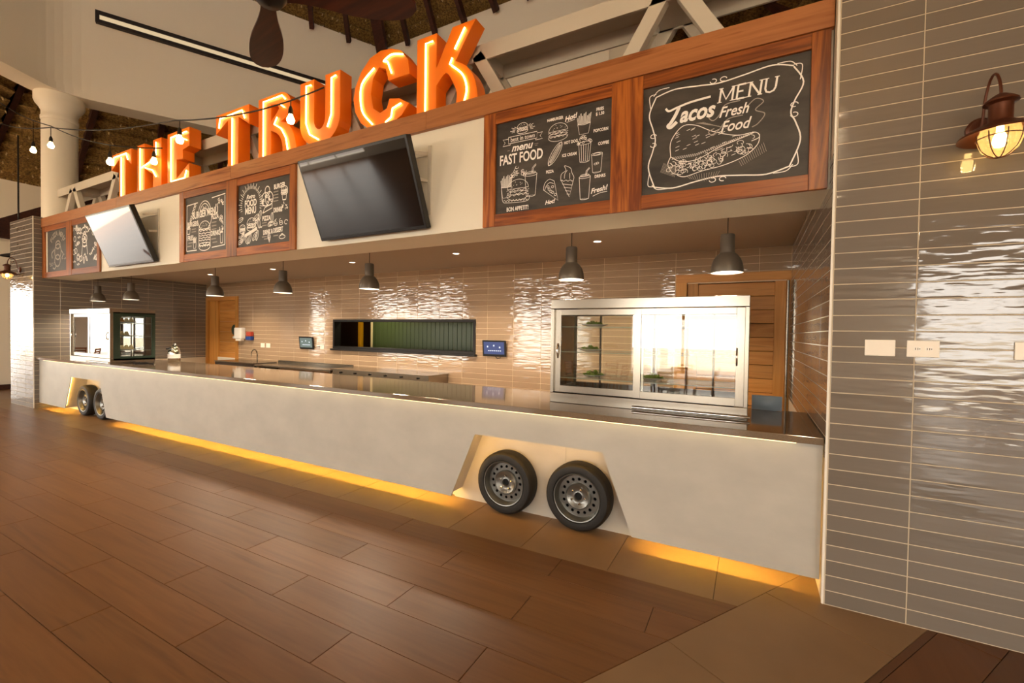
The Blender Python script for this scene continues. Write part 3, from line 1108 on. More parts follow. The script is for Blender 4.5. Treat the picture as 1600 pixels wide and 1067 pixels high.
# --- food menu board
B, W, H = chalkboard(-6.805, -5.67, 'black chalkboard headed food menu in a burst of rays with a chef figure')
draw(B, 'chalk_rays', rays(0.32, 0.56, 0.20, 0.28, -15, 195, 31, 1.1), 0.009)
write(B, 'FOOD', 0.315, 0.585, 0.125, bold=0.004, xs=0.75)
write(B, 'MENU', 0.315, 0.485, 0.125, bold=0.004, xs=0.72)
write(B, 'Retro', 0.315, 0.675, 0.08, shear=0.3, bold=0.002)
write(B, 'BURGER', 0.93, 0.735, 0.085, bold=0.003, xs=0.72, rot=2)
write(B, 'PIZZA', 0.66, 0.345, 0.085, bold=0.003, xs=0.75)
write(B, 'DRINKS', 0.90, 0.43, 0.085, bold=0.003, xs=0.6)
write(B, 'DRINK & DESSERT', 0.80, 0.165, 0.085, bold=0.003, xs=0.60, rot=2)
draw(B, 'chalk_chef', [arc(0.68, 0.705, 0.05, 0.06), arc(0.64, 0.60, 0.08, 0.09), arc(0.72, 0.60, 0.08, 0.09), arc(0.68, 0.56, 0.11, 0.05, 180, 360)] + puff(0.68, 0.56, 0.2, 0.1, 14, 6) + [[(0.58, 0.42), (0.78, 0.47), (0.78, 0.53)], [(0.58, 0.42), (0.63, 0.49), (0.78, 0.53)]], 0.012)
draw(B, 'chalk_burger', burger(0.335, 0.29, 0.2) + burger(0.13, 0.25, 0.13), 0.009)
foods = []
for k, (x, z, rot) in enumerate(((0.08, 0.38, 20), (0.13, 0.13, 60), (0.22, 0.10, 120), (0.30, 0.11, 70), (0.46, 0.14, 75), (0.41, 0.13, 50), (0.5, 0.3, 100), (0.52, 0.40, 70), (0.44, 0.38, 30), (0.78, 0.34, 85), (0.09, 0.08, 20))):
    foods += leaf(x, z, 0.14, rot)
foods += puff(0.14, 0.14, 0.2, 0.08, 8, 9) + puff(0.45, 0.25, 0.2, 0.12, 10, 11) + puff(0.90, 0.255, 0.35, 0.06, 12, 12)
draw(B, 'chalk_ingredients', foods, 0.008)
draw(B, 'chalk_banner', [[(0.19, 0.155), (0.46, 0.235)]], 0.045)
draw(B, 'chalk_sides', cup(1.03, 0.55, 0.09, 0.07) + burger(1.03, 0.66, 0.13) + cone(0.72, 0.02, 0.13) + [arc(0.99, 0.075, 0.06, 0.025), arc(0.99, 0.085, 0.03, 0.03, 0, 180)] + puff(1.03, 0.42, 0.13, 0.12, 10, 13), 0.009)
lines = []
for (x, z) in ((0.62, 0.29), (0.62, 0.255), (0.62, 0.105), (0.66, 0.075), (0.86, 0.10), (0.86, 0.67), (0.86, 0.63), (0.86, 0.59), (0.86, 0.55)):
    lines.append([(x - 0.05, z), (x + 0.05, z + 0.002)])
draw(B, 'chalk_price_lines', lines, 0.014, 'chalk_dim')

# --- two boards next to the left pier
B, W, H = chalkboard(-13.55, -12.535, 'dusty chalkboard with arched pizza menu lettering touching the left tiled pier frame')
for k, ch in enumerate('PIZZA MENU'):
    a = 150 - 120 * k / 9
    if ch != ' ':
        write(B, ch, 0.52 + 0.36 * math.cos(R(a)), 0.53 + 0.24 * math.sin(R(a)), 0.14, rot=a - 90, bold=0.004, mat='chalk_dim')
draw(B, 'chalk_figure', [arc(0.54, 0.54, 0.12, 0.08), arc(0.54, 0.40, 0.16, 0.16), arc(0.52, 0.22, 0.14, 0.12), spline([(0.36, 0.45), (0.22, 0.38), (0.26, 0.28)]), spline([(0.70, 0.42), (0.80, 0.34), (0.74, 0.26)]), spline([(0.45, 0.12), (0.38, 0.06), (0.28, 0.08)])], 0.03, 'chalk_dim')
draw(B, 'chalk_specks', puff(0.24, 0.14, 0.3, 0.1, 7, 21) + puff(0.82, 0.24, 0.2, 0.1, 6, 22) + puff(0.85, 0.62, 0.2, 0.08, 5, 23), 0.013, 'chalk_dim')
B, W, H = chalkboard(-12.29, -11.16, 'chalkboard covered in small food doodles with a chef figure, partly behind the tilted television')
dood = []
rnd = random.Random(31)
for k in range(46):
    x, z = rnd.uniform(0.06, 1.05), rnd.uniform(0.05, 0.80)
    if abs(x - 0.55) < 0.2 and 0.25 < z < 0.62:
        continue
    c = rnd.randrange(4)
    dood += [leaf(x, z, 0.13, rnd.uniform(0, 180)), puff(x, z, 0.14, 0.07, 5, k), [arc(x, z, 0.055, 0.05)], [wavy(x - 0.06, z, x + 0.06, z + 0.02, 0.02, 2)]][c]
draw(B, 'chalk_doodles', dood, 0.014)
draw(B, 'chalk_chef', [arc(0.55, 0.56, 0.11, 0.08), arc(0.55, 0.47, 0.09, 0.07), [(0.42, 0.25), (0.45, 0.42), (0.65, 0.42), (0.68, 0.25)], arc(0.55, 0.62, 0.2, 0.16, 20, 160)] + puff(0.55, 0.54, 0.16, 0.06, 8, 33), 0.02)


# ------------------------------------------------------------------ televisions
def television(cx, label, group='tilted televisions on the bulkhead'):
    tilt = math.atan2(0.33, 0.83)
    t_ = thing('television', label, 'television', (cx, 0.115, 2.815), group=group)
    w, h, d_ = 1.585, 0.893, 0.075
    rot = (tilt, 0, 0)
    mb = MB().box(-w / 2, w / 2, -0.03, d_ - 0.03, 0, h)
    body = mb.build('casing', 'black_plastic', t_, rot=rot, bevel=0.006)
    MB().box(-w / 2 + 0.028, w / 2 - 0.028, -0.0325, -0.029, 0.035, h - 0.028).build('screen', 'screen_gloss', body)
    MB().box(-w / 2 + 0.2, w / 2 - 0.2, d_ - 0.03, d_ - 0.005, 0.15, h - 0.2).build('back_cover', 'black_plastic', body)
    # wall bracket: two uprights, a cross rail and arms
    for s in (-1, 1):
        MB().box(-0.02, 0.02, 0.035, 0.05, 0.15, 0.86).build('bracket_upright', 'truss_paint', t_, (s * 0.76, 0, 0), bevel=0.003)
        MB().bar((0, 0.04, 0.78), (0, -0.16, 0.72), 0.012, 0.03).build('bracket_arm', 'truss_paint', t_, (s * 0.74, 0, 0))
        MB().bar((0, 0.04, 0.5), (0, -0.08, 0.48), 0.012, 0.03).build('bracket_arm', 'truss_paint', t_, (s * 0.74, 0, 0))
    MB().box(-0.78, 0.78, 0.036, 0.048, 0.76, 0.80).build('bracket_rail', 'truss_paint', t_)
    return t_


t = plain('screen_gloss', '#050507', 0.03, 0.0, 0.9)
television(-4.185, 'large flat television tilted forward between the burger and fast food boards')
television(-9.72, 'large flat television tilted forward in front of the doodle covered chalkboard')


# ------------------------------------------------------------------ orange channel letters
LY, LZ, LD = 0.20, 4.02, 0.17


def rounded(cx, cz, rx, rz, a0, a1, n=10):
    return arc(cx, cz, rx, rz, a0, a1, n)


def letter(ch, x, loops, neon, label):
    t_ = thing('channel_letter', label, 'letter', (x, LY, LZ), group='orange letters on the beam')
    MB().prism(loops, 0.0, LD).build('body', 'letter_orange', t_, bevel=0.003)
    for ln in neon:
        MB().tube([(p[0], -0.014, p[1]) for p in ln], 0.0085, 8).build('neon_tube', 'neon', t_)
    return t_


Hh = 0.82


def T_loop(w, s0, s1):
    return [(0, Hh), (w, Hh), (w, 0.55), (s1, 0.70), (s1, 0), (s0, 0), (s0, 0.70), (0, 0.55)]


letter('T', -10.73, [T_loop(0.75, 0.30, 0.54)], [[(0.12, 0.62), (0.14, 0.76), (0.60, 0.76), (0.66, 0.64)], [(0.42, 0.72), (0.42, 0.02)]], 'orange channel letter T of the word THE')
letter('H', -9.76, [[(0, 0), (0, Hh), (0.25, Hh), (0.25, 0.45), (0.53, 0.58), (0.53, Hh), (0.80, Hh), (0.80, 0), (0.53, 0), (0.53, 0.26), (0.25, 0.40), (0.25, 0)]],
       [[(0.13, 0.76), (0.13, 0.05)], [(0.16, 0.42), (0.66, 0.50)], [(0.30, 0.40), (0.55, 0.32), (0.66, 0.2)], [(0.66, 0.76), (0.66, 0.55)]], 'orange channel letter H of the word THE')
letter('E', -8.77, [[(0, 0), (0.65, 0), (0.65, 0.27), (0.28, 0.08), (0.28, 0.38), (0.46, 0.36), (0.46, 0.50), (0.65, 0.53), (0.65, Hh), (0, Hh)]],
       [[(0.14, 0.74), (0.14, 0.05), (0.55, 0.05), (0.60, 0.16)], [(0.14, 0.74), (0.60, 0.75)], [(0.40, 0.70), (0.60, 0.62)]], 'orange channel letter E of the word THE')
letter('T', -7.40, [T_loop(0.80, 0.30, 0.55)], [[(0.10, 0.62), (0.13, 0.75), (0.66, 0.76), (0.72, 0.64)], [(0.43, 0.70), (0.43, 0.02)]], 'orange channel letter T of the word TRUCK')
R_out = [(0, 0), (0, Hh), (0.44, Hh)] + rounded(0.44, 0.63, 0.24, 0.19, 80, -50, 8) + [(0.47, 0.44)] + spline([(0.47, 0.44), (0.62, 0.38), (0.74, 0.22), (0.80, 0.0)], 4)[1:] + [(0.52, 0)] + spline([(0.52, 0), (0.50, 0.16), (0.42, 0.28), (0.27, 0.36)], 4)[1:] + [(0.27, 0)]
R_in = [(0.27, 0.70), (0.40, 0.68), (0.44, 0.62), (0.36, 0.54), (0.27, 0.48)]
letter('R', -6.39, [R_out, R_in], [[(0.13, 0.02), (0.13, 0.76), (0.52, 0.76), (0.58, 0.70)], [(0.50, 0.64), (0.56, 0.60)], [(0.42, 0.50), (0.36, 0.42), (0.50, 0.34), (0.60, 0.2), (0.64, 0.03)]], 'orange channel letter R of the word TRUCK')
U_out = [(0, Hh)] + [(0, 0.30)] + rounded(0.36, 0.30, 0.36, 0.30, 180, 360, 14) + [(0.72, Hh), (0.46, Hh)] + [(0.46, 0.32)] + rounded(0.36, 0.32, 0.10, 0.13, 0, -180, 8)[1:-1] + [(0.26, 0.32), (0.26, Hh)]
letter('U', -5.53, [U_out], [[(0.22, 0.75), (0.13, 0.76), (0.13, 0.30), (0.2, 0.15), (0.36, 0.06)], [(0.66, 0.76), (0.585, 0.75), (0.585, 0.32), (0.52, 0.18)]], 'orange channel letter U of the word TRUCK')
C_out = rounded(0.42, 0.41, 0.42, 0.43, 28, 332, 26)
C_out = [(0.86, 0.52)] + C_out + [(0.86, 0.20), (0.60, 0.32)] + [(0.52, 0.20)] + rounded(0.42, 0.41, 0.14, 0.24, 300, 60, 10) + [(0.56, 0.52)]
C_loop = [(0.84, 0.50), (0.82, 0.66), (0.72, 0.78), (0.58, 0.84), (0.42, 0.86), (0.26, 0.82), (0.12, 0.70), (0.03, 0.55), (0.0, 0.41), (0.03, 0.26), (0.12, 0.12), (0.26, 0.02), (0.42, -0.01), (0.60, 0.02), (0.74, 0.08), (0.84, 0.19), (0.70, 0.27), (0.56, 0.30), (0.52, 0.20),
          (0.42, 0.17), (0.32, 0.24), (0.28, 0.41), (0.31, 0.58), (0.40, 0.68), (0.50, 0.64), (0.54, 0.50)]
letter('C', -4.59, [C_loop], [spline([(0.34, 0.68), (0.16, 0.56), (0.13, 0.40), (0.17, 0.22), (0.32, 0.06)]), spline([(0.76, 0.72), (0.60, 0.76), (0.48, 0.72)]) + [(0.54, 0.70), (0.60, 0.56)], [(0.74, 0.20), (0.62, 0.17), (0.60, 0.08), (0.52, 0.04)]], 'orange channel letter C of the word TRUCK')
K_loop = [(0, 0), (0, Hh), (0.26, Hh), (0.26, 0.46), (0.46, Hh), (0.74, Hh)] + [(0.50, 0.47)] + spline([(0.50, 0.47), (0.64, 0.38), (0.74, 0.22), (0.78, 0.0)], 4)[1:] + [(0.50, 0)] + spline([(0.50, 0), (0.52, 0.14), (0.46, 0.28), (0.38, 0.38), (0.26, 0.28)], 4)[1:] + [(0.26, 0)]
letter('K', -3.645, [K_loop], [[(0.22, 0.74), (0.13, 0.74), (0.13, 0.02)], [(0.62, 0.76), (0.54, 0.64), (0.50, 0.58)], [(0.47, 0.50), (0.44, 0.44)], spline([(0.46, 0.43), (0.60, 0.30), (0.65, 0.15), (0.62, 0.02)])], 'orange channel letter K of the word TRUCK')

# ------------------------------------------------------------------ white roof truss behind the letters
tr = thing('roof_truss', 'pale grey steel box truss standing behind the orange letters', 'truss', (0, 0, 3.99))
nodes = [-13.16 + 2.01 * k for k in range(7)]
MB().box(-14.25, 0.55, 0.45, 0.83, 0.735, 0.75).build('top_plate', 'truss_paint', tr)
for y in (0.43, 0.83):
    MB().box(-14.25, 0.55, y, y + 0.02, 0.585, 0.75).build('chord_flange', 'truss_paint', tr)
    for i, nx in enumerate(nodes):
        for s in (-1, 1):
            MB().bar((nx + s * 0.07, y + 0.045, 0.66), (nx + s * 0.50, y + 0.045, -0.05), 0.125, 0.09, (0, 1, 0)).build('diagonal', 'truss_paint', tr, bevel=0.004)
    MB().box(-14.25, 0.55, y, y + 0.09, -0.15, 0.0).build('bottom_chord', 'truss_paint', tr)
for nx in nodes:
    MB().box(nx - 0.16, nx + 0.16, 0.46, 0.83, 0.60, 0.735).build('gusset', 'truss_paint', tr)

# ------------------------------------------------------------------ palapa drum, column and thatch
CEN = Vector((-7.1, 0.5))
V = [(-14.2, 0.5), (-10.78, 7.05), (-3.42, 7.05), (0.0, 0.5), (-3.42, -6.05), (-10.78, -6.05)]
DZ0, DZ1 = 7.0, 10.43
APEX = (CEN.x, CEN.y, 16.5)
drum = MB()
th = 0.25


def off(p, k):
    d_ = (Vector(p) - CEN).normalized()
    return (p[0] + d_.x * k, p[1] + d_.y * k)


def corner(p, q, r_, d0=0.5, n=6):
    """Round the plan corner at q between p and r_."""
    p, q, r_ = Vector(p), Vector(q), Vector(r_)
    a, b = q + (p - q).normalized() * d0, q + (r_ - q).normalized() * d0
    out = []
    for k in range(n + 1):
        s_ = k / n
        c = a.lerp(q, s_).lerp(q.lerp(b, s_), s_)
        out.append((c.x, c.y))
    return out


VD = corner(V[5], V[0], V[1]) + V[1:]
for i in range(len(VD)):
    a, b = VD[i], VD[(i + 1) % len(VD)]
    ai, bi, ao, bo = off(a, -th), off(b, -th), off(a, th), off(b, th)
    drum.add([(ai[0], ai[1], DZ0), (bi[0], bi[1], DZ0), (bo[0], bo[1], DZ0), (ao[0], ao[1], DZ0), (ai[0], ai[1], DZ1), (bi[0], bi[1], DZ1), (bo[0], bo[1], DZ1), (ao[0], ao[1], DZ1)],
             [(0, 3, 2, 1), (4, 5, 6, 7), (0, 1, 5, 4), (2, 3, 7, 6)])
    # ledge under the drum
    ai, bi, ao, bo = off(a, -th - 0.07), off(b, -th - 0.07), off(a, th + 0.05), off(b, th + 0.05)
    drum.add([(ai[0], ai[1], DZ0 - 0.16), (bi[0], bi[1], DZ0 - 0.16), (bo[0], bo[1], DZ0 - 0.16), (ao[0], ao[1], DZ0 - 0.16), (ai[0], ai[1], DZ0), (bi[0], bi[1], DZ0), (bo[0], bo[1], DZ0), (ao[0], ao[1], DZ0)],
             [(0, 3, 2, 1), (4, 5, 6, 7), (0, 1, 5, 4), (2, 3, 7, 6)])
struct('wall_drum', drum, 'warm_white_paint', 'warm white ring wall below the thatched roof', 25)


def slot(p, q, z, label):
    """Long recessed slot with dark frame, lying on the inner face of the drum between plan points p and q."""
    p, q = Vector(p), Vector(q)
    p, q = p + (CEN - p).normalized() * 0.05, q + (CEN - q).normalized() * 0.05
    L = (q - p).length
    ang = math.atan2(q.y - p.y, q.x - p.x)
    t_ = thing('slot_diffuser', label, 'diffuser', (p.x, p.y, z), (0, 0, ang), 'linear slots in the ring wall')
    h = 0.27
    for (a, b, c, d_) in ((0, L, 0, 0.075), (0, L, h - 0.085, h), (0, 0.07, 0.075, h - 0.085), (L - 0.07, L, 0.075, h - 0.085)):
        MB().box(a, b, -0.06, 0.06, c, d_).build('frame_bar', 'slot_dark', t_)
    MB().box(0.05, L - 0.05, -0.03, 0.03, 0.05, h - 0.06).build('bright_louvre', 'slot_glow', t_)
    return t_


def on_drum(a, b, s):
    a, b = Vector(off(a, -th)), Vector(off(b, -th))
    return a + (b - a) * s / (b - a).length


slot(on_drum(V[0], V[1], 0.55), on_drum(V[0], V[1], 6.6), 8.60, 'long dark framed slot in the ring wall running from the white column to the corner')
slot(on_drum(V[1], V[2], 0.45), on_drum(V[1], V[2], 6.55), 8.60, 'long dark framed slot in the ring wall seen through the truss behind the letters')

colm = thing('column', 'round white column with moulded capital behind the left tiled pier', 'column', (-14.2, 0.55, 0))
MB().lathe([(0.0, 0), (0.30, 0), (0.30, 6.25), (0.295, 6.3)], 40).build('shaft', 'column_paint', colm, smooth=True)
MB().lathe([(0.295, 6.28), (0.315, 6.30), (0.315, 6.36), (0.30, 6.38), (0.30, 6.48), (0.34, 6.56), (0.40, 6.64), (0.42, 6.70), (0.42, 6.84), (0.0, 6.84)], 40).build('capital', 'column_paint', colm, smooth=True)


def thatch_face(mb, A, B, Cc, D, pitch=0.32, lip=0.11):
    """Overlapping thatch courses from edge A-B (low) to D-C (high), seen from below."""
    A, B, Cc, D = Vector(A), Vector(B), Vector(Cc), Vector(D)
    L = ((D - A).length + (Cc - B).length) / 2
    n = max(2, int(L / pitch))
    nrm = (B - A).cross(D - A).normalized()
    if nrm.z > 0:
        nrm = -nrm
    for k in range(n):
        s0, s1 = k / n, (k + 1) / n
        p0, p1 = A.lerp(D, s0), B.lerp(Cc, s0)
        q0, q1 = A.lerp(D, s1), B.lerp(Cc, s1)
        m = max(1, int((p1 - p0).length / 0.45))
        for j in range(m):
            a0, a1 = p0.lerp(p1, j / m), p0.lerp(p1, (j + 1) / m)
            b0, b1 = q0.lerp(q1, j / m), q0.lerp(q1, (j + 1) / m)
            sag = lip * random.uniform(0.7, 1.4)
            mb.add([a0, a1, b1 + nrm * sag, b0 + nrm * sag, b0, b1], [(0, 1, 2, 3), (3, 2, 5, 4)])


def knots(mb, A, B, Cc, D, pitch=0.32):
    A, B, Cc, D = Vector(A), Vector(B), Vector(Cc), Vector(D)
    n = max(2, int(((D - A).length + (Cc - B).length) / 2 / pitch))
    nrm = (B - A).cross(D - A).normalized()
    if nrm.z > 0:
        nrm = -nrm
    for k in range(1, n):
        p0, p1 = A.lerp(D, k / n), B.lerp(Cc, k / n)
        m = max(1, int((p1 - p0).length / 0.2))
        for j in range(m):
            if random.random() < 0.35:
                continue
            c = p0.lerp(p1, (j + random.uniform(0.3, 0.7)) / m) + nrm * 0.09
            d_ = Vector((random.uniform(-0.03, 0.03), random.uniform(-0.03, 0.03), -0.05))
            mb.bar(c, c + d_ * 1.3, 0.024, 0.024)


plain('fibre_tie', '#cbb27c', 0.7)
struct('ceiling_outer', MB().box(-36, -21.5, -14, 14, 4.6, 4.7).box(-21.5, 10, -14, -11.5, 4.6, 4.7).box(7.5, 10, -11.5, 14, 4.6, 4.7).box(-21.5, 7.5, 12.5, 14, 4.6, 4.7), 'warm_white_paint', 'flat ceiling around the thatched roof')
roof = struct('roof', MB().add([off(v, 0.3) + (DZ1 + 0.35,) for v in V] + [(APEX[0], APEX[1], APEX[2] + 0.3)], [(i, (i + 1) % 6, 6) for i in range(6)]), 'slot_dark', 'dark thatched palapa roof over the hall')
th_mb, kn_mb = MB(), MB()
EAVE = 2.35
EZ, JZ = 3.35, 8.9
for i in range(6):
    a, b = V[i], V[(i + 1) % 6]
    a_, b_ = off(a, 0.2), off(b, 0.2)
    if i in (0, 1, 2, 5):
        A, B = a_ + (DZ1 - 0.05,), b_ + (DZ1 - 0.05,)
        ap = Vector(APEX)
        Cc, D = Vector(B).lerp(ap, 0.9), Vector(A).lerp(ap, 0.9)
        thatch_face(th_mb, A, B, Cc, D)
        if i in (0, 1):
            knots(kn_mb, A, B, Vector(B).lerp(ap, 0.5), Vector(A).lerp(ap, 0.5))
    # outer slope
    ea = (CEN.x + (a[0] - CEN.x) * EAVE, CEN.y + (a[1] - CEN.y) * EAVE, EZ)
    eb = (CEN.x + (b[0] - CEN.x) * EAVE, CEN.y + (b[1] - CEN.y) * EAVE, EZ)
    ja, jb = off(a, 0.28) + (JZ,), off(b, 0.28) + (JZ,)
    if i in (0, 1, 2, 5):
        thatch_face(th_mb, ea, eb, jb, ja, 0.36)
        if i in (0, 5):
            knots(kn_mb, ea, eb, jb, ja, 0.36)
    else:
        th_mb.add([ea, eb, jb, ja], [(0, 1, 2, 3)])
    # solid skin above so that no daylight leaks between courses
    th_mb.add([(ea[0], ea[1], ea[2] + 0.15), (eb[0], eb[1], eb[2] + 0.15), (jb[0], jb[1], jb[2] + 0.3), (ja[0], ja[1], ja[2] + 0.3)], [(0, 1, 2, 3)])
o = th_mb.build('thatch', 'thatch', roof)
o['kind'] = 'stuff'
o = kn_mb.build('thatch_ties', 'fibre_tie', roof)
o['kind'] = 'stuff'
for i in (0, 1, 2, 5):
    a, b = Vector(off(V[i], -0.3)), Vector(off(V[(i + 1) % 6], -0.3))
    L = (b - a).length
    n = int(L / 0.95)
    for k in range(n + 1):
        p = a.lerp(b, k / n)
        big = k in (0, n)
        if k == 0 and i in (1, 2):
            continue
        ap = Vector((APEX[0], APEX[1], APEX[2] - 0.3))
        st = Vector((p.x, p.y, DZ1 - 0.18))
        w = 0.30 if big else 0.11
        MB().bar((0, 0, 0), (ap - st) * 0.92, w, 0.3 if big else 0.22).build('rafter', 'dark_timber', roof, st)
    # rafters of the outer slope, seen under the ring wall
    if i in (0, 2, 5):
        a, b = Vector(off(V[i], 0.3)), Vector(off(V[(i + 1) % 6], 0.3))
        for k in range(0, n + 1):
            p = a.lerp(b, k / n)
            d_ = CEN + (p - CEN) * EAVE * 0.96
            MB().bar((0, 0, 0), (d_.x - p.x, d_.y - p.y, EZ - JZ + 0.1), 0.12, 0.2).build('rafter', 'dark_timber', roof, (p.x, p.y, JZ - 0.15))

# left background: side wall with tall doors, beam and gable brace
WLX = -18.4
wl = struct('wall_far_left', MB().box(WLX - 0.2, WLX, 0.25, 13, 0, 5.7), 'warm_white_paint', 'cream side wall beyond the left tiled pier')
for k in range(4):
    MB().box(0, 0.03, 0.01, 0.98, 0.14, 3.9).build('panel', 'warm_white_paint', wl, (WLX, 0.3 + k * 1.0, 0), bevel=0.004)
MB().box(0, 0.05, 0, 12, 0, 0.13).build('skirting', 'dark_timber', wl, (WLX, 0.3, 0))
tb = thing('timber_beam', 'dark brown timber beam and slanted brace on the cream side wall', 'beam', (WLX, 0.25, 4.1))
MB().box(0, 0.16, 0, 8, 0, 0.3).build('beam', 'dark_timber', tb)
MB().bar((0.12, 0.1, 0.2), (0.12, 3.2, 2.2), 0.14, 0.28).build('brace', 'dark_timber', tb)
# hall walls that close the room behind the viewer, with its open bays
hw = MB()
zt = 7.2
xs = [END_X] + [v for b_ in BAYS for v in b_[:2]] + [9.0]
for k in range(0, len(xs), 2):
    hw.box(xs[k], xs[k + 1], BAY_Y - 0.25, BAY_Y, 0, BAY_TOP)
for b_ in BAYS:
    hw.box(b_[0], b_[1], BAY_Y - 0.25, BAY_Y, 0, b_[2])
hw.box(END_X, 9.0, BAY_Y - 0.25, BAY_Y, BAY_TOP, zt)
hallw = struct('wall_hall', hw, 'warm_white_paint', 'white bay wall of the hall opposite the counter')
for k, b_ in enumerate(BAYS):
    wn = tag(MB().box(b_[0], b_[1], BAY_Y - 0.16, BAY_Y - 0.09, 2.55, 2.63).build('window_%d' % (k + 1), 'trim_white'), 'white transom bar of an open bay opposite the counter', kind='structure')
    n = max(1, round((b_[1] - b_[0]) / 2.2))
    for j in range(1, n):
        x = b_[0] + (b_[1] - b_[0]) * j / n
        MB().box(x - 0.05, x + 0.05, BAY_Y - 0.16, BAY_Y - 0.09, b_[2], b_[3]).build('mullion', 'trim_white', wn)
ew = MB()
ew.box(END_X - 0.25, END_X, END_BAYS[1][1], 13, 0, BAY_TOP)
ew.box(END_X - 0.25, END_X, END_BAYS[0][1], END_BAYS[1][0], 0, BAY_TOP)
ew.box(END_X - 0.25, END_X, BAY_Y, 13, BAY_TOP, zt)
ew.box(END_X, WLX, 13, 13.2, 0, 7)
struct('wall_end', ew, 'warm_white_paint', 'end wall of the hall with its wide opening')
rw = MB().box(9.0, 9.25, BAY_Y, 16, 0, zt)
rw.box(WLX, 9.0, 13, 13.2, 0, 7)
struct('wall_hall_right', rw, 'warm_white_paint', 'plain end walls of the hall')
struct('ground_outside', MB().box(-90, 60, -60, -20, -0.3, -0.05).box(-90, -40, -20, 14, -0.3, -0.05), 'outdoor_paving', 'pale paving outside the hall')

# ------------------------------------------------------------------ food counter
CF_Y, CF_T = 0.085, 0.015
CX0, CX1 = -13.775, -0.004
CZ0, CZ1 = 0.118, 1.035
ARCH_R = [(-3.05, CZ0), (-2.776, 0.768), (-1.517, 0.768), (-1.262, CZ0)]
ARCH_L = [(-12.44, CZ0), (-12.15, 0.757), (-10.90, 0.757), (-10.64, CZ0)]
WELL_Y = 0.365
ctr = thing('food_counter', 'long pale plaster food counter styled as a trailer with two wheel arches', 'counter', (0, 0, 0))
outline = [(CX0, CZ0)] + ARCH_L + ARCH_R + [(CX1, CZ0), (CX1, CZ1), (CX0, CZ1)]
MB().prism([outline], CF_Y, CF_Y + CF_T).build('front_panel', 'plaster_front', ctr)
body = MB()
for a, b in ((CX0, -12.7), (-10.4, -3.25), (-1.0, CX1)):
    body.box(a, b, 0.42, 1.10, 0, CZ1)
for a, b in ((-12.7, -10.4), (-3.25, -1.0)):
    body.box(a, b, 0.40, 1.10, 0, CZ1)
body.build('carcass', 'plaster_front', ctr)
for A in (ARCH_L, ARCH_R):
    y0, y1 = CF_Y + CF_T, WELL_Y
    w = MB()
    t_ = 0.012
    (x0, z0), (x1, z1), (x2, z2), (x3, z3) = A
    x0, x1, z1, z2, x2, x3 = x0 - 0.05, x1 - 0.04, z1 + 0.045, z2 + 0.045, x2 + 0.04, x3 + 0.05
    w.prism([[(x0 - t_, z0), (x1 - t_, z1 + t_), (x1, z1), (x0, z0)]], y0, y1)
    w.prism([[(x1 - t_, z1 + t_), (x2 + t_, z2 + t_), (x2, z2), (x1, z1)]], y0, y1)
    w.prism([[(x2, z2), (x2 + t_, z2 + t_), (x3 + t_, z3), (x3, z3)]], y0, y1)
    w.build('arch_lining', 'plaster_front', ctr)
    mx = (x1 + x2) / 2 + 0.2
    for p0, p1 in ((x0 - 0.1, mx), (mx, x3 + 0.1)):
        MB().box(p0 + 0.001, p1 - 0.001, WELL_Y, WELL_Y + 0.02, 0, z1 + 0.05).build('arch_back_panel', 'plaster_front', ctr)
    # led tape tucked behind the panel edge of the arch
    MB().bar((x0 + 0.035, y0 + 0.008, z0 + 0.05), (x1 + 0.012, y0 + 0.008, z1 - 0.03), 0.008, 0.010, (0, 1, 0)).build('arch_led_tape', 'led_arch', ctr)
    MB().bar((x1 + 0.03, y0 + 0.008, z1 - 0.015), (x2 - 0.03, y0 + 0.008, z1 - 0.015), 0.008, 0.010, (0, 1, 0)).build('arch_led_tape', 'led_arch', ctr)
for a, b in ((-13.5, -12.55), (-10.5, -3.15), (-1.16, -0.22)):
    MB().box(a, b, CF_Y + CF_T + 0.002, CF_Y + CF_T + 0.014, 0.30, 0.306).build('plinth_led_strip', 'led_amber', ctr)
MB().box(-13.4, -0.16, 0.041, 0.062, CZ1 - 0.004, CZ1 - 0.001).build('worktop_led_strip', 'led_white', ctr)
ct = thing('countertop', 'polished taupe stone countertop on the long food counter', 'countertop', (0, 0, CZ1))
MB().box(CX0, CX1, 0.038, 1.18, 0, 0.05).build('slab', 'countertop_stone', ct, bevel=0.004)

# ------------------------------------------------------------------ wheels in the arches
WR = 0.30
proto = thing('wheel', 'x', 'wheel', (0, 0, 0))
tyre = [(0.205, -0.01), (0.215, 0.155), (0.225, 0.168), (0.25, 0.172), (0.278, 0.165), (0.292, 0.150), (0.299, 0.13), (WR, 0.08), (0.299, 0.03), (0.292, 0.008), (0.27, -0.01), (0.205, -0.01)]
MB().lathe(tyre, 48, axis='Y').build('tyre', 'rubber', proto, smooth=30)
for zc in (0.105, 0.055):
    pass
gr = MB()
for zc in (0.115, 0.08, 0.045):
    gr.lathe([(0.3005, zc - 0.004), (0.3015, zc), (0.3005, zc + 0.004)], 48, axis='Y')
gr.build('tread_ridge', 'rubber', proto)
MB().lathe([(0.218, 0.158), (0.213, 0.166), (0.205, 0.164), (0.203, 0.150), (0.196, 0.140), (0.190, 0.100), (0.186, 0.085)], 40, axis='Y').build('rim', 'rim_metal', proto, smooth=35)
circ = lambda r, n=32, cx=0, cz=0: [(cx + r * math.cos(2 * PI * k / n), cz + r * math.sin(2 * PI * k / n)) for k in range(n)]
holes = [circ(0.0145, 10, 0.150 * math.cos(2 * PI * k / 16), 0.150 * math.sin(2 * PI * k / 16)) for k in range(16)]
MB().prism([circ(0.190, 40)] + holes + [circ(0.118, 32)], -0.094, -0.086).build('disc', 'rim_metal', proto)
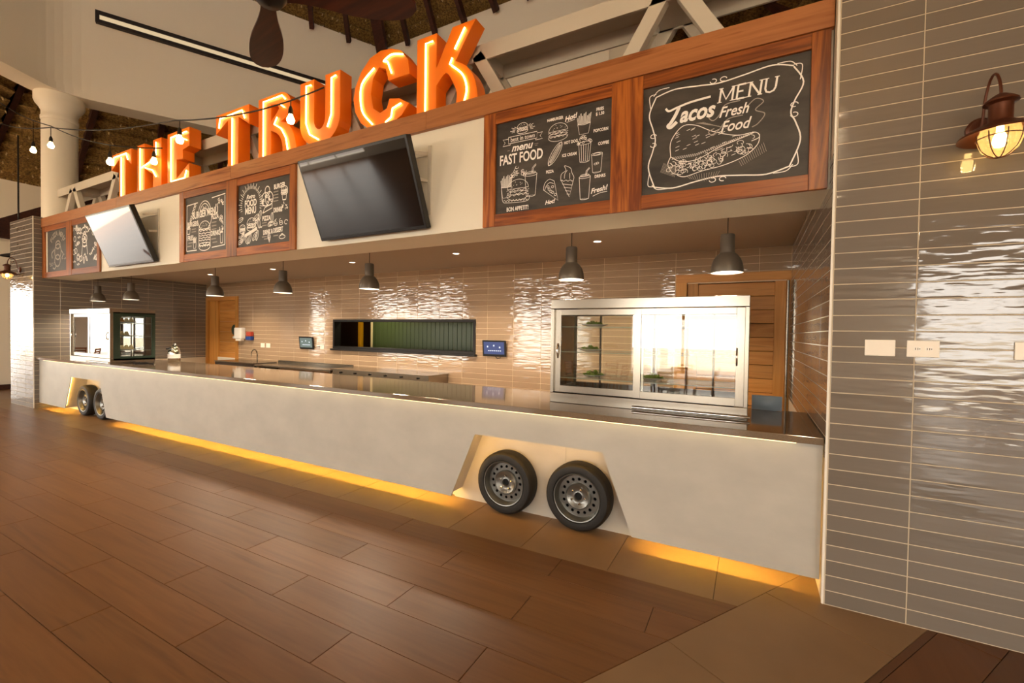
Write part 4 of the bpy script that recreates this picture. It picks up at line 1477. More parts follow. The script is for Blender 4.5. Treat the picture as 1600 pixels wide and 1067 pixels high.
MB().lathe([(0.119, 0.090), (0.116, 0.118), (0.104, 0.130), (0.090, 0.124), (0.072, 0.112), (0.050, 0.106), (0.036, 0.110), (0.034, 0.106), (0.033, 0.08)], 36, axis='Y').build('hub', 'rim_metal', proto, smooth=35)
MB().lathe([(0.034, 0.09), (0.0, 0.09)], 20, axis='Y').build('centre_bore', 'hole_black', proto)
MB().lathe([(0.205, 0.03), (0.0, 0.03)], 32, axis='Y').build('backing', 'hole_black', proto)
for k in range(5):
    a = 2 * PI * k / 5 + 0.3
    MB().lathe([(0.011, 0.105), (0.011, 0.126), (0.006, 0.131), (0.0, 0.131)], 6, c=(0.066 * math.cos(a), 0, 0.066 * math.sin(a)), axis='Y').build('lug_nut', 'chrome', proto)
spots = [(-2.515, 'steel wheel with black tyre in the right pier arch, farther from that pier'),
         (-1.775, 'steel wheel with black tyre in the right pier arch, closer to that pier'),
         (-11.93, 'steel wheel with black tyre in the left pier arch, closer to that pier'),
         (-11.17, 'steel wheel in the left pier arch, half hidden by the counter panel')]
for i, (x, lab) in enumerate(spots):
    o = proto if i == 0 else copy_tree(proto)
    o.location = (x, 0.352, WR + 0.002)
    o.rotation_euler = (0, R(23 * i), 0)
    tag(o, lab, 'wheel', 'trailer wheels in the counter arches')

# ------------------------------------------------------------------ refrigerated display cases
CW, CDp, CHt = 1.71, 0.69, 0.995


def display_case(x, y, label):
    t_ = thing('display_case', label, 'display case', (x, y, CZ1 + 0.05), group='refrigerated display cases')
    MB().box(0, CW, 0.0, CDp, 0, 0.095).build('base', 'brushed_steel', t_, bevel=0.004)
    MB().box(0, CW, -0.006, CDp, 0.905, CHt).build('header', 'brushed_steel', t_, bevel=0.004)
    for px in (0, CW - 0.03):
        MB().box(px, px + 0.03, 0.0, 0.05, 0.095, 0.905).build('post', 'brushed_steel', t_, bevel=0.003)
    for px in (0.0, CW - 0.02):       # glazed sides in dark green frames
        s = MB()
        s.box(px, px + 0.02, 0.05, 0.15, 0.06, 0.93).box(px, px + 0.02, CDp - 0.06, CDp, 0.06, 0.93)
        s.box(px, px + 0.02, 0.15, CDp - 0.06, 0.06, 0.13).box(px, px + 0.02, 0.15, CDp - 0.06, 0.86, 0.93)
        fr = s.build('side_surround', 'case_green', t_)
        MB().box(px + 0.007, px + 0.013, 0.15, CDp - 0.06, 0.13, 0.86).build('side_pane', 'glass', fr)
    b = MB()
    b.box(0.02, CW - 0.02, CDp - 0.02, CDp, 0.095, 0.14).box(0.02, CW - 0.02, CDp - 0.02, CDp, 0.86, 0.905).box(CW / 2 - 0.03, CW / 2 + 0.03, CDp - 0.02, CDp, 0.14, 0.86)
    bk = b.build('back_surround', 'brushed_steel', t_)
    for p0, p1 in ((0.02, CW / 2 - 0.03), (CW / 2 + 0.03, CW - 0.02)):
        MB().box(p0, p1, CDp - 0.013, CDp - 0.008, 0.14, 0.86).build('back_pane', 'glass', bk)
    for (x0, x1, yy, hx) in ((0.03, 0.885, 0.028, 0.065), (0.80, CW - 0.03, 0.004, CW - 0.085)):
        d_ = MB()
        sw = 0.062
        d_.box(x0, x0 + sw, yy, yy + 0.02, 0.10, 0.90).box(x1 - sw, x1, yy, yy + 0.02, 0.10, 0.90)
        d_.box(x0 + sw, x1 - sw, yy, yy + 0.02, 0.10, 0.165).box(x0 + sw, x1 - sw, yy, yy + 0.02, 0.845, 0.90)
        dr = d_.build('sliding_door', 'brushed_steel', t_, bevel=0.002)
        MB().box(x0 + sw, x1 - sw, yy + 0.007, yy + 0.012, 0.165, 0.845).build('door_pane', 'glass', dr)
        hp = [(hx, yy - 0.002 - 0.022 * math.sin(PI * k / 10), 0.43 + 0.14 * k / 10) for k in range(11)]
        MB().tube(hp, 0.007, 8).build('pull_handle', 'chrome', dr, smooth=True)
    MB().tube([(0.80, -0.02, 0.022), (CW + 0.02, -0.02, 0.022)], 0.012, 10).build('front_rail', 'chrome', t_, smooth=True)
    for z in (0.23, 0.485, 0.73):
        MB().box(0.04, CW - 0.04, 0.10, CDp - 0.06, z, z + 0.008).build('glass_shelf', 'shelf_glass', t_)
    for px in (0.30, CW / 2, CW - 0.30):
        MB().box(px - 0.008, px + 0.008, CDp - 0.05, CDp - 0.035, 0.095, 0.905).build('shelf_upright', 'dark_steel', t_)
    g = MB()
    for k in range(46):
        xx = 0.12 + k * (CW - 0.24) / 45
        g.box(xx - 0.006, xx + 0.006, 0.075, 0.085, 0.10, 0.155)
    g.box(0.1, CW - 0.1, 0.085, 0.12, 0.095, 0.15)
    o = g.build('cooling_grille', 'dark_steel', t_)
    o['kind'] = 'stuff'
    return t_


t = plain('shelf_glass', '#b7cdbf', 0.05)
t.b.inputs['Alpha'].default_value = 0.45
caseR = display_case(-2.17, 0.485, 'steel and glass display case with salad plates near the wooden louvre door')
caseL = display_case(-12.21, 0.09, 'steel and glass display case with green sides and cake slices by the left pier')

CTOP = CZ1 + 0.05


def salad_plate(x, y, z, label, seed):
    t_ = thing('salad_plate', label, 'plate of salad', (x, y, z), group='salad plates in the display case')
    MB().lathe([(0.0, 0.004), (0.05, 0.0), (0.06, 0.002), (0.13, 0.022), (0.132, 0.025), (0.125, 0.024), (0.06, 0.008), (0.0, 0.008)], 28).build('plate', 'porcelain', t_, smooth=40)
    rnd_ = random.Random(seed)
    mb = MB()
    for k in range(60):
        a, r_ = rnd_.uniform(0, 2 * PI), 0.085 * math.sqrt(rnd_.random())
        px, py, pz = r_ * math.cos(a), r_ * math.sin(a), 0.012 + 0.05 * (1 - (r_ / 0.09) ** 2) * rnd_.random()
        q = [Vector((rnd_.uniform(-1, 1), rnd_.uniform(-1, 1), rnd_.uniform(-0.4, 0.8))) * 0.03 for _ in range(4)]
        mb.add([(px + w_.x, py + w_.y, max(0.009, pz + w_.z)) for w_ in q], [(0, 1, 2), (0, 2, 3), (0, 3, 1), (1, 3, 2)])
    o = mb.build('salad_leaves', 'salad_green', t_)
    o['kind'] = 'stuff'
    return t_


sz = [CTOP + z + 0.0085 for z in (0.23, 0.485, 0.73)]
salad_plate(-1.84, 0.82, sz[0], 'white plate of green salad on the lowest shelf, behind the rear sliding door', 1)
salad_plate(-1.87, 0.80, sz[1], 'white plate of green salad on the middle shelf of the salad case', 2)
salad_plate(-1.84, 0.82, sz[2], 'white plate of green salad on the top shelf of the salad case', 3)
salad_plate(-1.28, 0.84, sz[0], 'white plate of green salad on the lowest shelf behind the front sliding door', 4)


def cake_plate(y, x, z, label, n, kind):
    t_ = thing('cake_plate', label, 'plate of cake', (x, y, z), group='cake plates in the display case')
    MB().lathe([(0.0, 0.003), (0.05, 0.0), (0.15, 0.018), (0.152, 0.022), (0.06, 0.008), (0.0, 0.008)], 28).build('plate', 'porcelain', t_, smooth=40)
    for k in range(n):
        a = -0.07 + 0.07 * k
        h = 0.085
        MB().prism([[(-0.04, 0), (0.045, 0), (0.01, h), (-0.02, h * 0.9)]], -0.022, 0.022).build('slice', 'bread' if kind and k == 0 else 'cake_cream', t_, (0.0, a, 0.01), (0, 0, R(90)), bevel=0.004)
    return t_


cake_plate(0.40, -10.68, sz[2], 'plate of yellow cake slices on the top shelf of the green sided case', 3, True)
cake_plate(0.40, -10.68, sz[1], 'plate of pale cake slices on the middle shelf of the green sided case', 2, False)
cake_plate(0.40, -10.68, sz[0], 'plate of cream cake slices on the lowest shelf of the green sided case', 3, False)

# ------------------------------------------------------------------ things on the countertop
k_ = thing('vacuum_jug', 'shiny chrome vacuum jug with white label standing on the countertop', 'jug', (-10.25, 0.98, CTOP))
MB().lathe([(0.0, 0.0), (0.095, 0.0), (0.10, 0.012), (0.10, 0.20), (0.092, 0.235), (0.075, 0.255), (0.0, 0.26)], 28).build('body', 'chrome', k_, smooth=35)
MB().lathe([(0.082, 0.245), (0.085, 0.255), (0.075, 0.285), (0.045, 0.305), (0.0, 0.31)], 28).build('lid', 'chrome', k_, smooth=35)
MB().bar((0.02, -0.06, 0.285), (0.05, -0.15, 0.262), 0.035, 0.025).build('spout', 'black_plastic', k_, bevel=0.004)
MB().tube([(-0.09, 0.02, 0.25), (-0.12, 0.03, 0.29), (-0.08, 0.03, 0.345), (0.0, 0.02, 0.355), (0.06, 0.0, 0.325)], 0.010, 8).build('handle', 'black_plastic', k_, smooth=True)
MB().lathe([(0.1015, 0.08), (0.1015, 0.16)], 28).build('label_band', 'porcelain', k_)
cb = MB()
pts = spline([(0, 0), (0.10, 0.05), (0.22, 0.0), (0.30, 0.08), (0.20, 0.14), (0.08, 0.10), (0.05, 0.02), (0.16, -0.03), (0.34, 0.02), (0.46, 0.10), (0.55, 0.08)], 5)
cb.tube([(p[0], p[1], 0.012 + 0.012 * (i % 5 == 2)) for i, p in enumerate(pts)], 0.011, 6)
tag(cb.build('cable', 'cable_black', None, (-10.42, 0.40, CTOP), smooth=True), 'tangled black cable lying on the countertop beside the green sided case', 'cable')
pk = MB()
n = 8
vs_ = []
rnd = random.Random(9)
for j in range(5):
    for i in range(n + 1):
        xx = i / n * 0.24
        zz = j / 4 * 0.13
        bul = 0.05 * math.sin(PI * i / n) * math.sin(PI * (j + 0.6) / 5.2) + rnd.uniform(-0.006, 0.006)
        vs_.append((xx, -bul, zz))
m_ = len(vs_)
vs_ += [(a, -b + 0.0, c) for a, b, c in vs_]
fs = []
for j in range(4):
    for i in range(n):
        a = j * (n + 1) + i
        fs += [(a, a + 1, a + n + 2, a + n + 1), (m_ + a, m_ + a + n + 1, m_ + a + n + 2, m_ + a + 1)]
pk.add(vs_, fs)
tag(pk.build('plastic_bag', 'pack_blue', None, (-0.43, 1.12, CTOP + 0.002), None, smooth=True), 'crumpled pale blue plastic bag standing on the countertop by the louvre door', 'bag')

# ------------------------------------------------------------------ pendants and downlights
pend = thing('pendant_lamp', 'x', 'lamp', (0, 0, 0))
MB().lathe([(0.131, 0.0), (0.133, 0.03), (0.126, 0.075), (0.110, 0.12), (0.085, 0.155), (0.062, 0.175), (0.060, 0.19), (0.060, 0.325), (0.055, 0.338), (0.0, 0.34)], 32).build('shade', 'pendant_grey', pend, smooth=35)
MB().lathe([(0.130, 0.001), (0.122, 0.072), (0.106, 0.116), (0.08, 0.15), (0.0, 0.16)], 32).build('shade_lining', 'pendant_inside', pend, smooth=35)
MB().lathe([(0.124, 0.022), (0.0, 0.022)], 32).build('diffuser', 'lamp_disc', pend)
MB().tube([(0, 0, 0.335), (0, 0, 0.645)], 0.004, 6).build('cord', 'cable_black', pend)
MB().lathe([(0.0, 0.62), (0.03, 0.62), (0.035, 0.645), (0.0, 0.645)], 16).build('ceiling_rose', 'pendant_grey', pend, smooth=True)
lamp('pendant_light', 'SPOT', (0, 0, -0.002), 105, (1.0, 0.84, 0.64), pend, 0.1, angle=R(150))
PX = [-13.17, -11.64, -8.62, -6.79, -4.98, -2.11, -0.65]
PL = ['grey bell pendant lamp in the corner nearest the left tiled pier', 'grey bell pendant lamp hanging over the green sided display case', 'grey bell pendant lamp hanging before the wooden door beside the sink',
      'grey bell pendant lamp hanging midway between the sink and the serving hatch', 'grey bell pendant lamp hanging in line with the serving hatch', 'grey bell pendant lamp hanging over the steel end of the salad case', 'grey bell pendant lamp hanging before the louvre door']
for i, x in enumerate(PX):
    o = pend if i == 0 else copy_tree(pend)
    o.location = (x, 0.85, 2.31)
    tag(o, PL[i], 'lamp', 'pendant lamps over the counter')
dl = thing('downlight', 'x', 'downlight', (0, 0, 0))
MB().lathe([(0.045, 0.0), (0.06, -0.004), (0.062, 0.0)], 24).build('trim_ring', 'trim_white', dl, smooth=True)
MB().lathe([(0.046, -0.001), (0.0, -0.001)], 24).build('lens', 'lamp_disc', dl)
lamp('downlight_light', 'SPOT', (0, 0, -0.01), 230, (1.0, 0.83, 0.62), dl, 0.05, angle=R(130))
for i in range(5):
    o = dl if i == 0 else copy_tree(dl)
    o.location = (-11.18 + 2.235 * i, 2.12, CEIL_Z)
    tag(o, 'small round recessed downlight in the flat ceiling ' + ('above the sink', 'above the steel bench', 'in line with the serving hatch', 'above the blue wall tablet', 'above the salad case')[i], 'downlight', 'recessed downlights in a row')

# ------------------------------------------------------------------ doors, serving hatch, back wall fittings
d1 = tag(MB().box(-12.39, -12.29, BY - 0.03, BY + 0.12, 0, 2.60).build('door_1', 'pine_upright'), 'pine door and frame beside the sink at the left end of the taupe wall', kind='structure')
MB().box(NICHE_L + 0.01, NICHE_L + 0.10, BY - 0.03, BY + 0.12, 0, 2.60).build('jamb', 'pine_upright', d1)
MB().box(NICHE_L + 0.10, -12.39, BY - 0.03, BY + 0.12, 2.50, 2.60).build('head', 'pine', d1)
MB().box(-0.2, 0.2, 0.02, 0.07, 0, 2.5).build('door_stile', 'pine_upright', d1, (-13.46, BY, 0))
for k in range(9):
    MB().box(-0.43, 0.43, 0.06, 0.10, 0.002, 0.276).build('door_board', 'pine', d1, (-12.82, BY, 0.278 * k))
MB().lathe([(0.14, 0.0), (0.14, 0.012), (0.0, 0.012)], 24, axis='Y').build('round_plate', 'case_green', d1, (-12.55, BY + 0.06, 1.72))
MB().lathe([(0.0, 0.05), (0.03, 0.045), (0.03, 0.02), (0.0, 0.0)], 14, axis='Y').build('knob', 'porcelain', d1, (-12.55, BY + 0.06, 1.52), smooth=True)
MB().box(-13.2, -12.42, BY - 0.02, BY + 0.0, 0.0, 0.98).build('kick_plate', 'trim_white', d1)
d2 = tag(MB().box(-1.438, -1.29, BY - 0.03, BY + 0.14, 0, 2.515).build('door_2', 'pine_upright'), 'pine louvre door and frame at the right end of the taupe wall', kind='structure')
MB().box(-1.438, -0.001, BY - 0.03, BY + 0.14, 2.515, 2.63).build('head', 'pine', d2)
MB().box(-0.05, -0.001, BY - 0.02, BY + 0.14, 0, 2.515).build('jamb', 'pine_upright', d2)
MB().box(-0.07, 0.07, 0.02, 0.07, 0, 2.50).build('door_stile', 'pine_upright', d2, (-1.21, BY, 0))
MB().box(-0.065, 0.065, 0.02, 0.07, 0, 2.50).build('door_stile', 'pine_upright', d2, (-0.118, BY, 0))
for k in range(13):
    z0 = 0.05 + 0.188 * k
    MB().box(-0.478, 0.478, 0.03, 0.06, 0.003, 0.185).build('door_board', 'pine', d2, (-0.66, BY, z0), bevel=0.006)
MB().tube([(-0.035, 0, 0), (-0.035, 0, 1.75)], 0.014, 8).build('steel_rod', 'brushed_steel', d2, (0, BY - 0.05, 0.75), smooth=True)
# serving hatch
h = thing('serving_hatch', 'long black framed serving hatch in the taupe tiled wall', 'hatch', (-8.70, BY, 1.345))
HW, HH = PASS[1] - PASS[0], PASS[3] - PASS[2]
for (a, b, c, d_) in ((0, HW, 0, 0.05), (0, HW, HH - 0.05, HH), (0, 0.05, 0.05, HH - 0.05), (HW - 0.05, HW, 0.05, HH - 0.05)):
    MB().box(a, b, -0.02, 0.16, c, d_).build('frame_bar', 'black_metal', h, bevel=0.003)
MB().box(-0.03, HW + 0.03, -0.07, 0.16, -0.04, 0.0).build('sill', 'black_metal', h, bevel=0.003)
# kitchen room seen through the hatch
kr = MB()
kr.box(-12, 0.5, 6.2, 6.3, 0, 3.0).box(-12, 0.5, BY + 0.17, 6.2, 2.7, 2.8).box(-12.1, -12, BY + 0.17, 6.2, 0, 3.0).box(0.4, 0.5, BY + 0.17, 6.2, 0, 3)
kroom = struct('wall_kitchen', kr, 'kitchen_brown', 'dark kitchen room behind the serving hatch')
gp = thing('green_panelling', 'olive green vertical boarded partition seen through the serving hatch', 'partition', (-8.72, 4.6, 0))
for k in range(26):
    MB().box(0.002, 0.118, 0, 0.03, 0, 2.6).build('board', 'kitchen_green', gp, (k * 0.121, 0, 0), bevel=0.006)
MB().box(-0.06, -0.01, -0.01, 0.05, 0, 2.6).build('edge_post', 'cake_cream', gp)
yp = tag(MB().box(-0.05, 0.05, -0.05, 0.05, 0, 2.6).build('lit_gap_post', 'lit_gap_yellow', None, (-9.56, 5.0, 0), bevel=0.01), 'yellow post standing in for a lit door gap behind the serving hatch', 'post')  # yellow light of a door gap, painted as a post
kl = thing('kitchen_ceiling_lamp', 'round kitchen ceiling lamp beyond the serving hatch', 'lamp', (-8.2, 4.1, 2.70))
MB().lathe([(0.0, 0.0), (0.12, 0.0), (0.12, -0.03), (0.0, -0.035)], 20).build('housing', 'trim_white', kl, smooth=35)
lamp('kitchen_light', 'POINT', (0, 0, -0.1), 28, (1.0, 0.85, 0.6), kl, 0.08)


def tablet(x, z, label, mat, cable):
    t_ = thing('tablet', label, 'tablet', (x, BY, z), group='tablets on the taupe tiled wall')
    MB().box(-0.05, 0.05, -0.03, 0.0, -0.04, 0.04).build('wall_mount', 'black_plastic', t_)
    b_ = MB().box(-0.24, 0.24, -0.05, -0.03, -0.145, 0.145).build('casing', 'black_plastic', t_, rot=(R(6), 0, 0), bevel=0.006)
    MB().box(-0.21, 0.21, -0.052, -0.049, -0.105, 0.115).build('screen', mat, b_)
    ic = MB()
    for (a, c) in ((-0.13, 0.03), (0.0, 0.05), (0.12, 0.02)):
        ic.box(a - 0.012, a + 0.012, -0.0530, -0.0515, c - 0.014, c + 0.014)
    for k in range(7):
        ic.box(-0.12 + 0.04 * k, -0.095 + 0.04 * k, -0.0530, -0.0515, -0.05, -0.035)
    o = ic.build('screen_icons', 'icon_white', b_)
    o['kind'] = 'stuff'
    MB().tube([(x_, -0.02 - 0.01 * math.sin(i), z_) for i, (x_, z_) in enumerate(cable)], 0.006, 6).build('cable', 'cable_black', t_, smooth=True)
    return t_


emit('icon_white', '#e8ecf4', 1.0)
tablet(-4.50, 1.475, 'black wall tablet with blue screen beside the salad display case', 'tablet_screen', [(0.0, -0.13), (0.06, -0.19), (0.12, -0.17), (0.13, -0.12)])
tablet(-9.56, 1.45, 'black wall tablet with pale screen beside the serving hatch', 'tablet_screen_pale', [(0.2, -0.06), (0.3, -0.1), (0.38, -0.085), (0.44, -0.08)])


def plate(x, y, z, w, h_, label, slots=0, group=None, name='wall_plate'):
    t_ = thing(name, label, 'outlet' if slots else 'switch plate', (x, y, z), group=group)
    MB().box(-w / 2, w / 2, -0.009, 0.0, -h_ / 2, h_ / 2).build('cover', 'switch_plate', t_, bevel=0.003)
    for k in range(slots):
        cx = (k - (slots - 1) / 2) * w * 0.36
        sc = MB().box(cx - 0.017, cx + 0.017, -0.011, -0.008, -0.014, 0.014).build('socket', 'trim_white', t_)
        MB().box(cx - 0.010, cx - 0.007, -0.0118, -0.0105, -0.006, 0.006).build('slot', 'hole_black', sc)
        MB().box(cx + 0.001, cx + 0.004, -0.0118, -0.0105, -0.006, 0.006).build('slot', 'hole_black', sc)
        MB().lathe([(0.003, 0.0118), (0.0, 0.0118)], 8, c=(cx + 0.011, 0, 0), axis='Y').build('earth_pin_hole', 'hole_black', sc)
    return t_


plate(0.262, 0.0, 1.693, 0.150, 0.10, 'blank white wall plate on the right tiled pier nearest its white corner bead')
plate(0.466, 0.0, 1.692, 0.150, 0.10, 'white double power outlet on the right tiled pier', 2, name='power_outlet')
plate(0.932, 0.0, 1.692, 0.150, 0.10, 'blank white wall plate on the right tiled pier below the lantern')
plate(-11.25, BY, 1.345, 0.16, 0.11, 'white switch plate by the sink, left one of a close pair', group='pair of switches by the sink')
plate(-11.03, BY, 1.345, 0.16, 0.11, 'white switch plate by the sink, right one of a close pair', group='pair of switches by the sink')
plate(-9.06, BY, 1.365, 0.13, 0.10, 'white outlet with a plugged cable beside the serving hatch', 1, name='power_outlet')
td = thing('towel_dispenser', 'white paper towel dispenser on the wall beside the pine door frame', 'dispenser', (-12.12, BY, 1.46))
MB().box(-0.15, 0.15, -0.13, 0, 0.03, 0.32).build('cover', 'porcelain', td, bevel=0.02)
MB().box(-0.11, 0.11, -0.11, -0.02, -0.02, 0.03).build('paper', 'trim_white', td)
sp = thing('soap_dispenser', 'blue and red soap dispenser on the taupe wall above the sink', 'dispenser', (-11.72, BY, 1.46))
MB().box(-0.11, 0.11, -0.10, 0, 0.0, 0.10).build('tank', 'soap_blue', sp, bevel=0.02)
MB().box(-0.10, 0.10, -0.09, 0, 0.10, 0.22).build('cover', 'soap_red', sp, bevel=0.02)
# sink unit and steel benches along the back wall
sk = thing('sink_unit', 'dark sink unit with chrome tap by the pine door', 'sink', (-11.5, 3.05, 0))
MB().box(-0.75, 0.85, -0.25, 0.33, 0.05, 0.93).build('cabinet', 'cloth_dark', sk, bevel=0.005)
MB().box(-0.75, 0.85, -0.27, 0.33, 0.93, 0.955).build('top', 'brushed_steel', sk, bevel=0.004)
tp = [(0.34, 0.15, 0.955), (0.34, 0.15, 1.12)] + [(0.22 + 0.12 * math.cos(R(a)), 0.15 - 0.06 * (1 - math.cos(R(180 - a))) * 0, 1.12 + 0.12 * math.sin(R(a))) for a in range(0, 181, 20)] + [(0.10, 0.15, 1.07)]
MB().tube(tp, 0.016, 8).build('tap', 'chrome', sk, smooth=True)
b1 = thing('steel_bench', 'brushed steel bench along the taupe wall between the sink and the hatch', 'bench', (-9.35, 3.1, 0), group='steel benches on the back wall')
MB().box(-1.25, 1.3, -0.32, 0.29, 0.89, 0.93).build('top', 'brushed_steel', b1, bevel=0.003)
MB().box(-1.25, 1.3, 0.27, 0.29, 0.93, 1.0).build('upstand', 'brushed_steel', b1)
for sx in (-1.2, 1.25):
    for sy in (-0.27, 0.24):
        MB().box(sx - 0.02, sx + 0.02, sy - 0.02, sy + 0.02, 0, 0.89).build('leg', 'brushed_steel', b1)
b2 = thing('griddle', 'wide steel griddle with black control knobs below the serving hatch', 'griddle', (-6.76, 3.1, 0))
MB().box(-1.24, 1.24, -0.30, 0.29, 0.30, 0.95).build('body', 'brushed_steel', b2, bevel=0.004)
MB().box(-1.26, 1.26, -0.34, 0.29, 0.95, 0.965).build('plate', 'brushed_steel', b2)
for k in range(6):
    MB().lathe([(0.018, 0.0), (0.016, 0.03), (0.0, 0.03)], 14, axis='Y').build('knob', 'black_plastic', b2, (-1.0 + 0.4 * k, -0.30, 0.90), smooth=40)


# ------------------------------------------------------------------ wall lanterns
def lantern(x, label):
    t_ = thing('wall_lantern', label, 'lamp', (x, 0, 2.955), group='rust brown wall lanterns on the piers')
    by = -0.20
    MB().lathe([(0.0, 0.0), (0.062, 0.0), (0.062, 0.02), (0.05, 0.03), (0.0, 0.03)], 28, c=(-0.02, 0, 0), axis='Y').build('back_plate', 'rust_brown', t_, smooth=35)
    neck = [(-0.02, -0.025, 0.0), (-0.02, -0.05, 0.05)] + [(-0.02 + 0.02 * k / 10, -0.05 - 0.15 * (1 - math.cos(PI * k / 10)) / 2, 0.05 + 0.05 * k / 10 + 0.17 * math.sin(PI * k / 10)) for k in range(1, 11)]
    MB().tube(neck, 0.007, 8).build('gooseneck', 'rust_brown', t_, smooth=True)
    MB().lathe([(0.0, 0.108), (0.02, 0.106), (0.045, 0.09), (0.068, 0.07), (0.07, 0.06), (0.055, 0.056), (0.048, 0.05), (0.048, -0.03), (0.055, -0.045)], 28, c=(0, by, 0)).build('cap', 'rust_brown', t_, smooth=35)
    MB().lathe([(0.052, -0.04), (0.075, -0.052), (0.12, -0.075), (0.165, -0.105), (0.168, -0.115), (0.162, -0.113), (0.118, -0.085), (0.07, -0.062), (0.0, -0.058)], 36, c=(0, by, 0)).build('shade', 'rust_brown', t_, smooth=35)
    lamp('lantern_light', 'POINT', (0, by, -0.15), 4, (1.0, 0.72, 0.38), t_, 0.03)
    MB().lathe([(0.072, -0.065), (0.085, -0.10), (0.086, -0.14), (0.072, -0.185), (0.045, -0.21), (0.0, -0.22)], 28, c=(0, by, 0)).build('glass_jar', 'glass_amber', t_, smooth=True)
    for k in range(4):
        a = PI * k / 4
        cage = []
        for q in range(13):
            th_ = PI * q / 12
            rr = 0.092 * math.cos(th_ - 0) if False else 0.092 * math.cos(th_)
            cage.append((rr * math.cos(a), by + rr * math.sin(a), -0.10 - 0.13 * math.sin(th_)))
        MB().tube(cage, 0.0028, 5).build('cage_wire', 'rust_brown', t_)
    ring = [(0.092 * math.cos(2 * PI * k / 24), by + 0.092 * math.sin(2 * PI * k / 24), -0.125) for k in range(24)]
    MB().tube(ring, 0.0028, 5, closed=True).build('cage_ring', 'rust_brown', t_)
    MB().lathe([(0.014, -0.06), (0.015, -0.09), (0.026, -0.12), (0.030, -0.145), (0.022, -0.17), (0.0, -0.178)], 16, c=(0, by, 0)).build('bulb', 'bulb_glow', t_, smooth=True)
    return t_


lantern(0.70, 'rust brown wall lantern with caged glass on the right tiled pier')
lantern(-14.48, 'rust brown wall lantern with caged glass on the left tiled pier')


# ------------------------------------------------------------------ string lights, fan, hanging pendant at the far left
def string_lights(pts, drops, label):
    t_ = thing('string_lights', label, 'string lights', (0, 0, 0), group='festoon strings before the letters')
    P = []
    p = [Vector(q) for q in pts]
    for a, b in zip(p[:-1], p[1:]):
        for k in range(8):
            s_ = k / 8
            q = a.lerp(b, s_)
            q.z -= 0.06 * math.sin(PI * s_) * (b - a).length / 3
            P.append(q)
    P.append(p[-1])
    MB().tube(P, 0.009, 6).build('cable', 'cable_black', t_, smooth=True)
    for x, dz in drops:
        for a, b in zip(P[:-1], P[1:]):
            if min(a.x, b.x) <= x <= max(a.x, b.x):
                s_ = (x - a.x) / ((b.x - a.x) or 1)
                q = a.lerp(b, s_)
                break
        z = q.z
        MB().tube([(0, 0, 0), (0, 0, -dz + 0.08)], 0.006, 6).build('drop_wire', 'cable_black', t_, q)
        MB().lathe([(0.0, 0.10), (0.012, 0.10), (0.026, 0.06), (0.03, 0.0), (0.0, 0.0)], 12).build('socket', 'socket_black', t_, (q.x, q.y, z - dz), smooth=35)
        MB().lathe([(0.022, 0.0), (0.028, -0.02), (0.045, -0.055), (0.047, -0.075), (0.035, -0.105), (0.0, -0.118)], 14).build('bulb', 'bulb_glow', t_, (q.x, q.y, z - dz), smooth=True)
    return t_


string_lights([(-17.5, -0.3, 6.6), (-14.45, -0.3, 5.98), (-11.79, -0.3, 5.36), (-7.45, -0.3, 4.58), (-5.93, -0.1, 4.47), (-5.08, 0.19, 4.69)], [(-11.75, 0.26), (-7.36, 0.2), (-5.5, 0.17)], 'black festoon cable with glowing bulbs hanging before the letter U')
string_lights([(-17.5, -0.3, 7.6), (-14.44, -0.3, 6.41), (-11.73, -0.3, 5.37), (-9.27, -0.3, 4.57), (-8.88, 0.18, 4.64)], [(-12.6, 0.5), (-9.4, 0.2), (-8.95, 0.15)], 'black festoon cable with glowing bulbs hanging before the word THE')

fan = thing('ceiling_fan', 'dark wooden three-blade ceiling fan hanging before the ring wall', 'fan', (-3.11, -1.80, 3.82))
MB().lathe([(0.0, 0.12), (0.03, 0.12), (0.07, 0.08), (0.10, 0.03), (0.10, -0.02), (0.07, -0.06), (0.0, -0.08)], 24).build('motor_housing', 'black_metal', fan, smooth=40)
MB().tube([(0, 0, 0.1), (0, 0, 9.0)], 0.018, 8).build('down_rod', 'black_metal', fan)
vd = Vector((CF.x, CF.y, 0)).normalized()
vr = Vector((CR.x, CR.y, 0)).normalized()
prof = [(0.08, 0.05), (0.16, 0.045), (0.28, 0.06), (0.45, 0.095), (0.60, 0.11), (0.74, 0.105), (0.84, 0.075), (0.89, 0.02)]
prof = spline(prof, 4)
for ang in (120, 6, -114):
    d_ = vr * math.cos(R(ang)) + vd * math.sin(R(ang))
    n_ = Vector((-d_.y, d_.x, 0))
    mb = MB()
    vs_, fs = [], []
    for (r_, w_) in prof:
        for s in (-1, 1):
            for zz in (-0.008, 0.008):
                p = d_ * r_ + n_ * s * w_ + Vector((0, 0, -s * w_ * 0.22 + zz))
                vs_.append(p)
    m_ = len(prof)
    for i in range(m_ - 1):
        a, b = 4 * i, 4 * i + 4
        fs += [(a, a + 2, b + 2, b), (a + 1, b + 1, b + 3, a + 3), (a, b, b + 1, a + 1), (a + 2, a + 3, b + 3, b + 2)]
    fs += [(0, 1, 3, 2), (4 * m_ - 4, 4 * m_ - 2, 4 * m_ - 1, 4 * m_ - 3)]
    mb.add(vs_, fs)
    mb.build('blade', 'fan_wood', fan, smooth=30)
hp = thing('hanging_lamp', 'black pendant lamp on a long rod beyond the left tiled pier', 'lamp', (-17.6, 0.75, 3.55))
MB().tube([(0, 0, 0.2), (0, 0, 3.2)], 0.02, 6).build('rod', 'black_metal', hp)
MB().lathe([(0.34, 0.0), (0.33, 0.03), (0.14, 0.10), (0.09, 0.13), (0.08, 0.24), (0.0, 0.26)], 24).build('shade', 'black_metal', hp, smooth=35)

